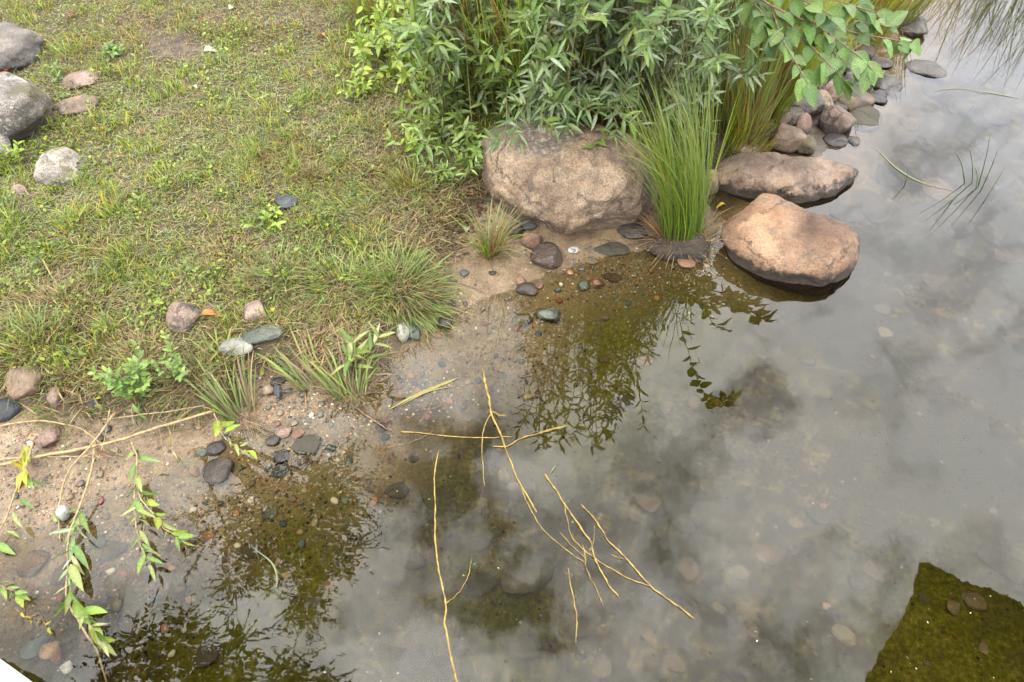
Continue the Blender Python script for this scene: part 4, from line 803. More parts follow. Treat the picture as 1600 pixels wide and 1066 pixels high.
def lawn():
    X, Y, Z, px, py, r = lawn_points(440000, 11); n = len(X)
    dry = dryness(X, Y, px, py); clump = sm(-.05, .22, fbm2(X, Y, 5.5, 3, 2.)); c2 = sm(-.02, .14, fbm2(X, Y, 13, 3, 21.)); dry = np.clip(dry+.12-.4*c2, 0, 1)
    ln = r.uniform(.014, .040, n)*(1+1.0*clump)*(.8+1.1*c2); lean = np.clip(r.normal(.75, .42, n), 0, 1.5)
    V, F, c = blades(np.stack([X, Y, Z-.003], -1), r.uniform(0, 6.28, n)+.0, lean, ln, r.uniform(.0028, .0058, n), r.uniform(.1, 1.0, n), 2, pick(r, np.clip(dry*.82-.04, 0, 1)))
    tag(link('grass', mk_mesh('grass', V, F, c, M_GRASS)), 'short mown green and straw-coloured grass', 'grass', kind='stuff')
    # trampled straw and clippings lying flat
    X, Y, Z, px, py, r = lawn_points(150000, 12); n = len(X); dry = dryness(X, Y, px, py)
    col = np.where((r.uniform(0, 1, n) < .55+.4*dry)[:, None], DRYS[r.integers(0, len(DRYS), n)], GREYG[r.integers(0, 3, n)])*r.uniform(.6, 1.2, (n, 1))
    V, F, c = blades(np.stack([X, Y, Z+r.uniform(.0, .018, n)], -1), r.uniform(0, 6.28, n), r.uniform(1.25, 1.65, n), r.uniform(.015, .060, n), r.uniform(.0025, .0062, n), r.uniform(-.2, .4, n), 2, col)
    tag(link('grass_clippings', mk_mesh('grass_clippings', V, F, c, M_DRY)), 'dry grass clippings lying on the lawn', 'clippings', kind='stuff')
    # longer soft grass in uneven patches, thickest towards the bank
    X, Y, Z, px, py, r = lawn_points(300000, 17); dg = bil(GDG, X, Y); w_ = sm(.0, .16, fbm2(X, Y, 3.6, 3, 61.)+.10*np.exp(-(dg/.5)**2)); k = r.uniform(0, 1, len(X)) < .42*w_; X, Y, Z, px, py = X[k], Y[k], Z[k], px[k], py[k]; n = len(X)
    V, F, c = blades(np.stack([X, Y, Z-.003], -1), -1.3+fbm2(X, Y, 1.5, 2, 5.)*9+r.normal(0, .7, n), np.clip(r.normal(.6, .35, n), 0, 1.4), r.uniform(.04, .105, n), r.uniform(.0026, .0048, n), r.uniform(.2, 1.5, n), 4, pick(r, np.clip(dryness(X, Y, px, py)*.6, 0, 1)))
    tag(link('long_grass', mk_mesh('long_grass', V, F, c, M_GRASS)), 'longer soft grass in patches over the lawn and bank', 'grass', kind='stuff')
    # reddish brown dead stems and roots hanging over the lip of the bank
    X, Y, Z, px, py, r = lawn_points(420000, 15); dg = bil(GDG, X, Y); k = (dg < .75) & (px < 760) & (r.uniform(0, 1, len(X)) < (.10+.95*sm(.30, .0, dg))*(.25+.75*(fbm2(X, Y, 4, 3, 40.) > -.03))*sm(.75, .45, dg)); X, Y, Z = X[k], Y[k], Z[k]; n = len(X)
    cc = srgbs((170, 104, 62), (132, 80, 50), (186, 138, 88), (104, 66, 44), (196, 162, 108))*.46
    V, F, c = blades(np.stack([X, Y, Z-.002], -1), r.normal(-1.3, 1.3, n), r.uniform(.6, 1.5, n), r.uniform(.03, .14, n), r.uniform(.002, .0055, n), r.uniform(.1, .9, n), 3, cc[r.integers(0, 5, n)]*r.uniform(.5, 1.25, (n, 1)))
    tag(link('dead_stems', mk_mesh('dead_stems', V, F, c, M_DRY)), 'reddish brown dead stems matted over the bank lip', 'dead stems', kind='stuff')
    # small broad leaves (clover, plantain) between the blades
    X, Y, Z, px, py, r = lawn_points(120000, 13); k = fbm2(X, Y, 3.2, 3, 6.)+fbm2(X, Y, 14, 2, 7.)*.6 > -.02; k &= r.uniform(0, 1, len(k)) < .8
    X, Y, Z = X[k], Y[k], Z[k]; n = len(X); c2 = sm(-.02, .14, fbm2(X, Y, 13, 3, 21.))
    Lv, Ff = leaf_base(.62, 4, .25, .35)
    s = r.uniform(.008, .026, n); az = r.uniform(0, 6.28, n); el = r.uniform(-.1, .9, n)
    V, F, c = leaf_scatter(Lv, Ff, np.stack([X, Y, Z+r.uniform(.004, .026, n)+.03*c2*r.uniform(.3, 1, n)], -1), az, el, s*(.8+.35*c2), GREENS[np.array([0, 1, 3, 5, 1])[r.integers(0, 5, n)]]*r.uniform(.45, 1.1, (n, 1)), r)
    tag(link('ground_cover', mk_mesh('ground_cover', V, F, c, M_LEAF)), 'clover and small weeds growing through the lawn', 'weeds', kind='stuff')
def leaf_base(w, st, fold, droop):
    """leaf of unit length along +Y: (verts, faces); w is its width to length ratio"""
    V = [(0, 0, 0)]; F = []
    ts = [(i+1)/(st+1) for i in range(st)]
    for t in ts:
        hw = w/2*math.sin(math.pi*t**.75)**.85; z = -droop*t*t
        V += [(-hw, t, z+fold*hw), (0, t, z), (hw, t, z+fold*hw)]
    V.append((0, 1, -droop)); m = len(V)-1
    F += [(0, 2, 1), (0, 3, 2)]
    for i in range(st-1):
        a = 1+3*i; F += [(a, a+1, a+4), (a, a+4, a+3), (a+1, a+2, a+5), (a+1, a+5, a+4)]
    a = 1+3*(st-1); F += [(a, a+1, m), (a+1, a+2, m)]
    return np.array(V), np.array(F)
def leaf_scatter(Lv, Ff, pos, az, el, s, col, r, roll=None):
    n = len(pos); roll = r.uniform(-.5, .5, n) if roll is None else roll
    d = np.stack([np.cos(az)*np.cos(el), np.sin(az)*np.cos(el), np.sin(el)], -1)
    sx = np.stack([np.sin(az), -np.cos(az), 0*az], -1); up = np.cross(sx, d)
    cr, sr = np.cos(roll)[:, None], np.sin(roll)[:, None]; x_ = sx*cr+up*sr; z_ = up*cr-sx*sr
    V = pos[:, None]+s[:, None, None]*(Lv[None, :, 0:1]*x_[:, None]+Lv[None, :, 1:2]*d[:, None]+Lv[None, :, 2:3]*z_[:, None])
    F = (Ff[None]+(np.arange(n)*len(Lv))[:, None, None]).reshape(-1, 3)
    mid = (np.abs(Lv[:, 0]) < 1e-6); f = np.where(mid, 1.18, .95)[None, :, None]
    return V.reshape(-1, 3), [F], (col[:, None]*f).reshape(-1, 3)
lawn()

# ------------------------------------------------------------------ grass tufts and sedges as things
def blade_variants(key, cols, tips, segs=6, n=10, seed=1):
    out = []; r = np.random.default_rng(seed)
    for i in range(n):
        c = np.array([cols[i % len(cols)]])*r.uniform(.8, 1.2); t = np.array([tips[i % len(tips)]])*r.uniform(.85, 1.2)
        V, F, cc = blades(np.zeros((1, 3)), np.array([0.]), np.array([.04]), np.array([1.]), np.array([.016]), np.array([.25+.16*i]), segs, c, t, np.array([r.uniform(-.6, .6)]))
        out.append(mk_mesh('blade', V, F, cc, M_GRASS if key != 'dry' else M_DRY))
    return out
SEDGE = srgbs((126, 165, 34), (98, 145, 32), (150, 180, 48), (84, 126, 32))*.58
SEDGET = srgbs((165, 182, 60), (132, 166, 50), (195, 184, 84), (120, 155, 46))*.58
BV = {'green': blade_variants('green', SEDGE, SEDGET, seed=2), 'dry': blade_variants('dry', srgbs((165, 120, 84), (140, 92, 66), (186, 150, 110), (120, 76, 56))*.45, srgbs((190, 160, 118), (160, 120, 90), (205, 185, 145))*.45, seed=3),
      'mix': blade_variants('green', np.vstack([SEDGE, DRYS[:3]]), np.vstack([SEDGET, DRYS[1:4]]), seed=4)}
def tuft(label, px, py, rad, ht, n_obj, n_stuff, kind='green', spread=.5, width=1.0, aim=None, aimk=0., cat='grass tuft', group='grass tufts along the bank', name='grass_tuft', base=None, droop=1.0, seed=None, zmin=None, n_dry=0):
    if cat == 'grass tuft': ht *= .62; rad *= 1.1
    """a clump: single blades as parts, the crowded rest as one stuff part"""
    b = PG(px, py) if base is None else np.array(base, float)
    if zmin is not None: b[2] = max(b[2], zmin)
    r = np.random.default_rng(seed if seed is not None else int(px*3+py)); t = thing(name, b, label, cat, group)
    def params(n):
        a = r.uniform(0, 6.28, n); q = np.sqrt(r.uniform(0, 1, n))*rad; bx, by = np.cos(a)*q, np.sin(a)*q*.8
        out = np.arctan2(by, bx)+r.normal(0, .5, n); lean = np.abs(r.normal(0, spread, n))*.55+q/rad*spread*.5
        if aim is not None:
            v = np.stack([np.cos(out)*np.sin(lean)+math.cos(aim)*aimk, np.sin(out)*np.sin(lean)+math.sin(aim)*aimk], -1)
            out = np.arctan2(v[:, 1], v[:, 0]); lean = np.arcsin(np.clip(np.hypot(v[:, 0], v[:, 1]), 0, .97))
        gz = HZ(b[0]+bx, b[1]+by) if zmin is None else np.maximum(HZ(b[0]+bx, b[1]+by), zmin)
        return bx, by, gz-b[2]-.01, out, lean, ht*r.uniform(.45, 1.05, n), r
    bx, by, bz, out, lean, L_, _ = params(n_obj)
    for i in range(n_obj):
        k = kind if kind != 'both' else ('dry' if r.uniform() < .4 else 'green')
        o = link('blade', BV[k][int(r.integers(0, 10 if droop >= 1 else 7 if droop > .7 else 4))], t, (bx[i], by[i], bz[i]))
        o.rotation_euler = (0, float(lean[i]*.8), float(out[i])); w = float(width*r.uniform(.7, 1.3))*.25/max(ht, .12); o.scale = (float(L_[i]), float(L_[i]*w*1.2), float(L_[i]))
    if n_stuff:
        bx, by, bz, out, lean, L_, _ = params(n_stuff)
        if kind == 'green': cb, ct = SEDGE[r.integers(0, 4, n_stuff)], SEDGET[r.integers(0, 4, n_stuff)]
        elif kind == 'dry': cb = DRYS[r.integers(0, 5, n_stuff)]*np.array((1.0, .8, .68)); ct = DRYS[r.integers(0, 6, n_stuff)]
        else:
            w_ = (r.uniform(0, 1, n_stuff) < .4)[:, None]; cb = np.where(w_, DRYS[r.integers(0, 5, n_stuff)]*np.array((.95, .75, .6)), SEDGE[r.integers(0, 4, n_stuff)]); ct = np.where(w_, DRYS[r.integers(0, 6, n_stuff)], SEDGET[r.integers(0, 4, n_stuff)])
        V, F, c = blades(np.stack([bx, by, bz], -1), out, lean*(1 if droop >= 1 else .8), L_, np.full(n_stuff, .0042*width), r.uniform(.1, 1.3, n_stuff)*droop, 5, cb*r.uniform(.7, 1.2, (n_stuff, 1)), ct)
        o = link('blades', mk_mesh('blades', V, F, c, M_GRASS if kind != 'dry' else M_DRY), t); o['kind'] = 'stuff'
    if n_dry:
        a = r.uniform(0, 6.28, n_dry); q = np.sqrt(r.uniform(.2, 1, n_dry))*rad*1.1; bx, by = np.cos(a)*q, np.sin(a)*q*.8
        V, F, c = blades(np.stack([bx, by, 0*bx], -1), a+r.normal(0, .4, n_dry), r.uniform(.4, 1.5, n_dry), min(ht, .5)*r.uniform(.15, .5, n_dry), np.full(n_dry, .0032), r.uniform(-.3, 1.2, n_dry), 4, DRYS[r.integers(0, 5, n_dry)]*np.array((1., .8, .7))*r.uniform(.5, 1.1, (n_dry, 1)))
        o = link('dead_blades', mk_mesh('dead_blades', V, F, c, M_DRY), t); o['kind'] = 'stuff'
    return t
# the tall sedge right of the boulder stands on a small dark root mound
sb = P(1062, 372, .03)
tuft('tall bright green sedge clump between the large boulder and the orange-tan boulder', 1062, 372, .10, .86, 90, 300, 'green', .07, .85, droop=.75, aim=2.8, aimk=.10, base=sb, cat='sedge', name='sedge_clump', group='tall sedges and grasses', n_dry=200, zmin=.02)
rm = rock('root_mound', (1012, 352, 1112, 404), .5, 'peat', 'dark matted root mound that carries the tall sedge', 'root mound', .35, sub=4, rough=.25)
tuft('small green sedge tuft with brown base on the sandy bay', 766, 398, .045, .30, 45, 110, 'both', .35, .9, cat='sedge', name='sedge_tuft', n_dry=50)
tuft('dense overhanging grass tuft on the bank corner above the sandy bay', 628, 452, .13, .32, 70, 520, 'green', .95, .9, aim=-.9, aimk=.35, n_dry=260)
tuft('pale grass tuft left of the overhanging corner tuft', 540, 448, .13, .26, 45, 330, 'both', .9, .8, aim=-1.2, aimk=.25, n_dry=160)
tuft('brown reed stubble tuft with a few green blades at the water edge', 545, 612, .07, .25, 30, 130, 'mix', .45, 1.5, aim=2.0, aimk=.55, cat='reed stubble', name='reed_tuft', n_dry=120)
tuft('broad-bladed green tuft left of the brown reed stubble', 485, 600, .05, .40, 22, 34, 'both', .35, 1.7, aim=2.3, aimk=.75, n_dry=60)
tuft('upright green tuft growing from the sand above the willow sprig', 372, 645, .06, .42, 28, 70, 'both', .28, 1.3, aim=2.1, aimk=.42, n_dry=60)
tuft('thin green blades standing in front of the white stone', 352, 575, .06, .24, 16, 40, 'green', .4, 1.2, n_dry=20)
tuft('matted brown dead tuft on the left bank above the leafy plant', 225, 555, .12, .16, 20, 480, 'dry', 1.2, .8, n_dry=200)
tuft('reddish-brown dead grass tuft, largest of the left lawn', 100, 480, .17, .18, 24, 700, 'dry', 1.1, .8, n_dry=240)
tuft('little spiky brown tuft in the middle of the lawn', 492, 275, .04, .12, 14, 120, 'dry', .6, .9)
tuft('reddish dead tuft in the lawn left of the pale grass tuft', 362, 400, .10, .14, 16, 260, 'dry', 1.0, .8)
tuft('long soft green tuft at the left edge beside the dead grass', 55, 545, .13, .22, 24, 300, 'green', .9, 1.0, aim=-1.5, aimk=.2, n_dry=60)
tuft('yellowish fine tuft at the far left edge of the lawn', 15, 350, .12, .15, 12, 260, 'green', .6, .8)
tuft('green tuft hanging over the bank between the dead tufts', 300, 600, .08, .2, 18, 120, 'both', .9, 1.0, aim=-1.5, aimk=.3, n_dry=60)
tuft('green tuft on the bank edge above the brown reed stubble', 440, 430, .12, .2, 20, 260, 'both', .8, .9, n_dry=80)
tuft('pale tuft at the left foot of the big shrub', 650, 290, .10, .22, 20, 220, 'both', .6, .9, n_dry=60)
tuft('thin green tuft behind the small sedge tuft at the boulder', 690, 330, .08, .16, 14, 150, 'both', .7, .9, n_dry=80)
tuft('low grass tuft at the bottom of the speckled round stone', 110, 640, .10, .14, 14, 160, 'both', 1.0, .9, n_dry=80)
# tall grasses behind and right
for q, (lb, x, y, rad, h, no, ns, kd, aim, ak) in enumerate([
        ('tall fine green grass right of the sedge, behind the flat rock', 1150, 200, .16, .60, 60, 620, 'both', 1.9, .10),
        ('tall arching grass left of the rock pile', 1190, 165, .14, .72, 50, 480, 'both', -1.2, .12),
        ('dark green grass clump under the broad-leaved branch', 1205, 110, .22, .86, 40, 460, 'green', -1.0, .1),
        ('fine grass clump deep behind the silvery shrub', 1130, 120, .24, .90, 36, 420, 'green', -1.6, .1),
        ('yellow-green reed clump at the top right bank', 1345, 50, .18, .62, 44, 360, 'both', -1.0, .05),
        ('reddish brown based reed clump at the top right water edge', 1390, 35, .16, .55, 44, 340, 'both', -.6, .1),
        ('low dry grass fringe behind the flat rock', 1160, 232, .12, .22, 30, 260, 'both', -1.4, .3)]):
    tuft(lb, x, y, rad, h, no, ns, kd, .12, 1.0, droop=.55, aim=aim, aimk=ak, cat='tall grass', group='tall sedges and grasses', name='grass_clump', n_dry=70)
tuft('straw-yellow tall grass stems rising between the green shrubs', 800, 100, .40, 1.15, 60, 420, 'mix', .22, 1.0, aim=-1.5, aimk=.12, cat='tall grass', group='tall sedges and grasses', name='grass_clump', n_dry=0, base=PG(830, 150), droop=.8)
# reeds standing in the water beyond the top right of the picture: the pond mirrors them
for q, (x, y, n_, lb) in enumerate([(1480, -75, 26, 'left stand of thin reeds in the water beyond the top right stones'), (1545, -60, 30, 'middle stand of thin reeds in the top right water'), (1605, -45, 30, 'right stand of thin reeds in the top right water'), (1668, -10, 22, 'reed stand beyond the right edge of the picture')]):
    tuft(lb, x, y, .50, .78, n_, 100, 'green', .18, 1.1, base=P(x, y, 0), cat='reeds', group='reeds standing in the far water', name='reed_stand', zmin=-.02, droop=.5)

tuft('yellowish tall grass at the top left corner of the thicket', 600, 30, .16, .5, 30, 320, 'both', .4, 1.0, cat='tall grass', group='tall sedges and grasses', name='grass_clump', n_dry=80)
# sparse reed blades sticking out of the open water on the right
def px_tube(pts, r0, r1, n=16, sides=6, zdef=.004):
    Wp = [P(*p) if len(p) == 3 else P(p[0], p[1], zdef) for p in pts]
    path = spline(Wp, n); return path, np.linspace(r0, r1, n)
def water_reeds():
    b = P(1516, 292, 0); t = thing('reed', b, 'sparse thin reed blades sticking out of the open water on the right', 'reeds')
    for (x0, y0, x1, y1, h) in [(1508, 292, 1492, 236, .20), (1519, 290, 1513, 228, .24), (1527, 296, 1548, 206, .34), (1531, 302, 1560, 232, .26), (1536, 318, 1570, 262, .18), (1500, 300, 1462, 345, .03), (1524, 300, 1524, 262, .12), (1412, 295, 1418, 264, .10)]:
        a = P(x0, y0, -.02); c = P(x1, y1, h); path = spline([a, (a+c)/2+np.array((0, 0, .02)), c], 8)-b
        V, q, f3 = tube(path, np.linspace(.003, .0008, 8), 4); o = link('blade', mk_mesh('blade', V, [q, f3], np.broadcast_to(SEDGE[3]*.8, (len(V), 3)), M_GRASS), t)
water_reeds()
def floating_blade(label, pts, w, col):
    path = np.array([P(x, y, .003) for x, y in pts]); path = spline(path, 14); b = path[0].copy(); path = path-b
    T = np.gradient(path, axis=0); T /= np.linalg.norm(T, axis=1)[:, None]; N = np.stack([-T[:, 1], T[:, 0], 0*T[:, 0]], -1)
    ww = w*np.sin(np.linspace(.25, 3.05, 14))[:, None]; V = np.stack([path-N*ww, path+np.array((0, 0, .0015)), path+N*ww], 1).reshape(-1, 3)
    F = [(i*3+j, i*3+j+1, i*3+j+4, i*3+j+3) for i in range(13) for j in range(2)]
    tag(link('floating_grass', mk_mesh('floating_grass', V, [F], np.broadcast_to(col, (len(V), 3)), M_GRASS), None, b), label, 'grass blade', 'blades floating on the pond')
floating_blade('yellow-green blade floating left of the main yellow twig', [(608, 640), (650, 617), (700, 597), (716, 590)], .007, SEDGET[2])
floating_blade('second paler blade floating against the yellow-green one', [(625, 634), (668, 612), (712, 603)], .004, DRYS[2])
floating_blade('long pale blade floating left of the sparse reeds', [(1370, 232), (1400, 262), (1440, 285), (1492, 298)], .005, GREYG[1])
floating_blade('green-tipped blade floating below the far reed stand', [(1530, 142), (1560, 147), (1592, 153)], .006, GREYG[0])
floating_blade('pale floating blade near the far right stones', [(1460, 142), (1500, 138), (1540, 146)], .003, DRYS[5])
floating_blade('thin pale blade floating over the dark left tree reflection', [(398, 858), (425, 880), (433, 905), (430, 925)], .0025, GREYG[1])

def specks():
    r = np.random.default_rng(5); n = 450; px = r.uniform(-20, 1620, n); py = 1080-r.uniform(0, 1, n)*700
    pts = np.array([P(a, b, .0015) for a, b in zip(px, py)]); k = bil(GDW, pts[:, 0], pts[:, 1]) < -.03; pts = pts[k]; n = len(pts)
    cols = srgbs((200, 195, 170), (150, 160, 80), (120, 100, 70), (190, 190, 190))*.5; Lv, Ff = leaf_base(.5, 2, .0, .0)
    V, F, c = leaf_scatter(Lv, Ff, pts, r.uniform(0, 6.28, n), np.zeros(n), .0025+.007*r.uniform(0, 1, n)**4, cols[r.integers(0, 4, n)], r, np.zeros(n))
    tag(link('floating_debris', mk_mesh('floating_debris', V, F, c, M_DRY)), 'tiny seeds and bits floating on the pond', 'debris', kind='stuff')
specks()

# ------------------------------------------------------------------ leafy plants
def leaf_kind(w, st, fold, droop, cols, mat, n=6, seed=1):
    r = np.random.default_rng(seed); base = leaf_base(w, st, fold, droop); ms = []
    for i in range(n):
        Lv, Ff = leaf_base(w*r.uniform(.85, 1.15), st, fold*r.uniform(.5, 1.4), droop*r.uniform(.2, 1.7)); Lv = Lv.copy()
        Lv[:, 2] += .04*np.sin(Lv[:, 1]*9+i)*np.abs(Lv[:, 0])*3
        c = cols[i % len(cols)]*r.uniform(.85, 1.15); f = np.where(np.abs(Lv[:, 0]) < 1e-6, 1.3, .95)[:, None]
        ms.append(mk_mesh('leaf', Lv, [Ff], c[None]*f, mat))
    return dict(base=base, cols=cols, mat=mat, meshes=ms)
LK = {'silver': leaf_kind(.21, 5, .5, .12, srgbs((126, 156, 96), (110, 142, 80), (158, 176, 140), (100, 132, 76))*.52, M_LEAF, seed=5),
      'green': leaf_kind(.27, 5, .5, .18, srgbs((92, 122, 50), (108, 138, 58), (78, 106, 44), (124, 150, 72))*.60, M_LEAF, seed=6),
      'lime': leaf_kind(.42, 5, .4, .15, srgbs((140, 165, 52), (118, 150, 50), (150, 170, 62), (130, 158, 60))*.60, M_LEAF, seed=7),
      'broad': leaf_kind(.62, 7, .3, .22, srgbs((92, 128, 56), (80, 114, 50), (108, 140, 62))*.60, M_VLEAF, seed=8),
      'willow': leaf_kind(.22, 6, .35, .12, srgbs((140, 155, 84), (94, 125, 46), (170, 176, 118), (150, 165, 96))*.50, M_LEAF, seed=9),
      'yellow': leaf_kind(.30, 5, .35, .3, srgbs((190, 175, 40), (150, 160, 40), (120, 90, 40))*.5, M_LEAF, seed=10),
      'mint': leaf_kind(.52, 5, .35, .2, srgbs((98, 130, 54), (118, 146, 68))*.60, M_LEAF, seed=11)}
def mat_leaf(pos, d, up, s, roll=0.):
    d = d/np.linalg.norm(d); up = up-d*np.dot(up, d); n_ = np.linalg.norm(up)
    up = up/n_ if n_ > 1e-6 else np.array((1., 0, 0)); x = np.cross(d, up)
    m = Matrix(((x[0], d[0], up[0], 0), (x[1], d[1], up[1], 0), (x[2], d[2], up[2], 0), (0, 0, 0, 1)))
    m = Matrix.Translation(Vector(tuple(float(v) for v in pos))) @ m @ Matrix.Rotation(roll, 4, 'Y') @ Matrix.Scale(float(s), 4)
    return m
def leafy(name, label, cat, base, stems, kind, n_parts, size, r, stem_mat=M_GSTEM, group=None, rad=.005, pairs=11, start=.35, kinds2=None, one_stem=False):
    """a plant: stems as parts, the leaves nearest the viewer as parts, the crowd behind as one stuff part"""
    b = np.array(base, float); t = thing(name, b, label, cat, group); K = LK[kind]; leaves = []; tubes = []
    for si, st in enumerate(stems):
        path = spline(st, 14); L_ = np.linalg.norm(path[-1]-path[0])
        tubes.append(path-b)
        n = max(4, int(pairs*r.uniform(.8, 1.2)))
        for j in range(n):
            u = start+(1-start)*j/(n-1)
            k = u*13; i0 = min(12, int(k)); p = path[i0]+(path[i0+1]-path[i0])*(k-i0); tg = path[i0+1]-path[i0]; tg /= np.linalg.norm(tg)
            side = np.cross(tg, (0, 0, 1.)); nn_ = np.linalg.norm(side); side = side/nn_ if nn_ > .05 else np.array((1., 0, 0)); oth = np.cross(side, tg)
            ph = j*2.4+si
            for s2 in (0, math.pi):
                a = ph+s2+r.normal(0, .3); o_ = side*math.cos(a)+oth*math.sin(a)
                d = o_*.85+tg*(.45+.9*max(0, u-.75)*4*.5)+np.array((0, 0, .06)); up = np.array((0, -.25, 1.))+tg*.4+r.normal(0, .15, 3)
                sz = size*(1.1-.35*abs(u-.7))*r.uniform(.7, 1.15)*(.8 if u > .93 else 1)
                leaves.append((p, d, up, sz, r.normal(0, .25), u))
    if len(tubes) <= 40:
        for pth in tubes:
            V, q, f3 = tube(pth, np.linspace(rad, rad*.35, len(pth)), 5); link('stem', mk_mesh('stem', V, [q, f3], None, stem_mat), t)
    else:
        V, F, _ = joined([(*tube(pth, np.linspace(rad, rad*.35, len(pth)), 4), (0, 0, 0)) for pth in tubes[20:]]); o = link('stems', mk_mesh('stems', V, F, None, stem_mat), t); o['kind'] = 'stuff'
        for pth in tubes[:20]:
            V, q, f3 = tube(pth, np.linspace(rad, rad*.35, len(pth)), 5); link('stem', mk_mesh('stem', V, [q, f3], None, stem_mat), t)
    def key(l):
        x, y = proj(l[0]); vis = -20 < x < 1620 and -20 < y < 1080
        return (0 if vis else 1, np.linalg.norm(l[0]-np.array((0, 0, CAMH))))
    leaves.sort(key=key)
    for p, d, up, sz, roll, u in leaves[:n_parts]:
        kk = LK[kinds2] if kinds2 and r.uniform() < .35 else K
        o = bpy.data.objects.new('leaf', kk['meshes'][int(r.integers(0, len(kk['meshes'])))]); C.objects.link(o); o.parent = t
        o.matrix_basis = mat_leaf(p-b, np.array(d), np.array(up), sz, roll)
    rest = leaves[n_parts:]
    if rest:
        Lv, Ff = K['base']; Vs = []
        for p, d, up, sz, roll, u in rest:
            m = np.array(mat_leaf(p-b, np.array(d), np.array(up), sz, roll)); Vs.append(Lv@m[:3, :3].T+m[:3, 3])
        n = len(rest); F = (Ff[None]+(np.arange(n)*len(Lv))[:, None, None]).reshape(-1, 3); mid = np.where(np.abs(Lv[:, 0]) < 1e-6, 1.25, .95)[None, :, None]
        cc = K['cols'][r.integers(0, len(K['cols']), n)]*r.uniform(.75, 1.2, (n, 1))
        o = link('foliage', mk_mesh('foliage', np.concatenate(Vs), [F], (cc[:, None]*mid).reshape(-1, 3), K['mat']), t); o['kind'] = 'stuff'
    return t
def shrub_stems(r, n, xr, yz, roots, zcurve, fwd=.12):
    """stems rising from roots behind the boulder and arching out to tips spread over the crown's front"""
    out = []
    for i in range(n):
        x = r.uniform(*xr); y = r.uniform(*yz); z = np.interp(y, *zcurve)*r.uniform(.86, 1.08)
        tip = P(x, y, z); tip[1] += r.uniform(-.05, .35)
        rt = np.array(roots(tip, r)); rt[2] = float(HZ(rt[0], rt[1]))-.01
        mid = rt*.45+tip*.55; mid[2] = rt[2]+(tip[2]-rt[2])*r.uniform(.62, .85)+.05; mid[1] += .08
        tip2 = tip+np.array((r.normal(0, .05), -fwd*r.uniform(.3, 1.4), r.normal(.02, .06)))
        out.append([rt, rt*.7+mid*.3+np.array((0, 0, .04)), mid, tip, tip2])
    return out
rs = np.random.default_rng(21)
cz = ([-260, -150, 0, 100, 200, 280], [1.52, 1.40, 1.10, .80, .45, .16])
leafy('shrub', 'silvery grey-green willow shrub arching over the large boulder', 'shrub', PG(1000, 130),
      shrub_stems(rs, 115, (835, 1180), (-220, 165), lambda t, r: (t[0]*.6+.30+r.normal(0, .15), 3.35+r.normal(0, .16), 0), cz)
      +shrub_stems(rs, 26, (785, 985), (165, 205), lambda t, r: (t[0]*.7+.1+r.normal(0, .12), 3.25+r.normal(0, .1), 0), ([160, 210], [.62, .50]), .06)
      +shrub_stems(rs, 44, (850, 1130), (-300, -110), lambda t, r: (t[0]*.6+.25+r.normal(0, .15), 3.35+r.normal(0, .16), 0), ([-300, -110], [1.58, 1.38]), .05), 'silver', 290, .084, rs, group='shrubs behind the boulder', kinds2='green', pairs=14, start=.2)
rs = np.random.default_rng(22)
cz2 = ([-150, 0, 100, 200, 280], [1.15, .90, .62, .32, .12])
leafy('shrub', 'dark green narrow-leaved shrub left of the large boulder', 'shrub', PG(770, 170),
      shrub_stems(rs, 150, (640, 900), (-120, 250), lambda t, r: (t[0]*.75+.0+r.normal(0, .12), max(3.0, t[1]+.35)+r.normal(0, .12), 0), cz2), 'green', 290, .076, rs, group='shrubs behind the boulder', pairs=11, start=.22)
rs = np.random.default_rng(23)
leafy('shrub', 'yellow-green small shrub at the left end of the thicket', 'shrub', PG(600, 160),
      shrub_stems(rs, 44, (555, 665), (10, 185), lambda t, r: (t[0]*.95+r.normal(0, .06), t[1]+.22+r.normal(0, .08), 0), ([0, 100, 200], [.55, .38, .16]), .05), 'lime', 200, .06, rs, group='shrubs behind the boulder', pairs=8, start=.3)
rs = np.random.default_rng(24)
leafy('shrub', 'blue-green upright willow stems at the top left of the thicket', 'shrub', PG(660, 60),
      shrub_stems(rs, 26, (625, 720), (-90, 110), lambda t, r: (t[0]*.95+r.normal(0, .08), t[1]+.3+r.normal(0, .1), 0), cz2, .05), 'silver', 120, .085, rs, group='shrubs behind the boulder', pairs=10, start=.35)
rs = np.random.default_rng(25)
leafy('shrub', 'fine green willow foliage between silvery shrub and broad-leaved branch', 'shrub', PG(1150, 90),
      shrub_stems(rs, 46, (1080, 1260), (-160, 90), lambda t, r: (t[0]*.9+r.normal(0, .1), 3.5+r.normal(0, .15), 0), ([-160, 0, 90], [1.2, .85, .55]), .08), 'silver', 150, .07, rs, group='shrubs behind the boulder', pairs=9, start=.4, kinds2='green')
rs = np.random.default_rng(27)
leafy('sprig', 'green leafy sprig hanging over the face of the large boulder', 'sprig', P(955, 195, .42),
      [[P(960, 190, .43), P(945, 215, .42), P(920, 245, .38), P(905, 268, .33)], [P(950, 205, .42), P(935, 222, .42), P(925, 235, .40)]], 'green', 60, .065, rs, pairs=6, start=.2, rad=.003)
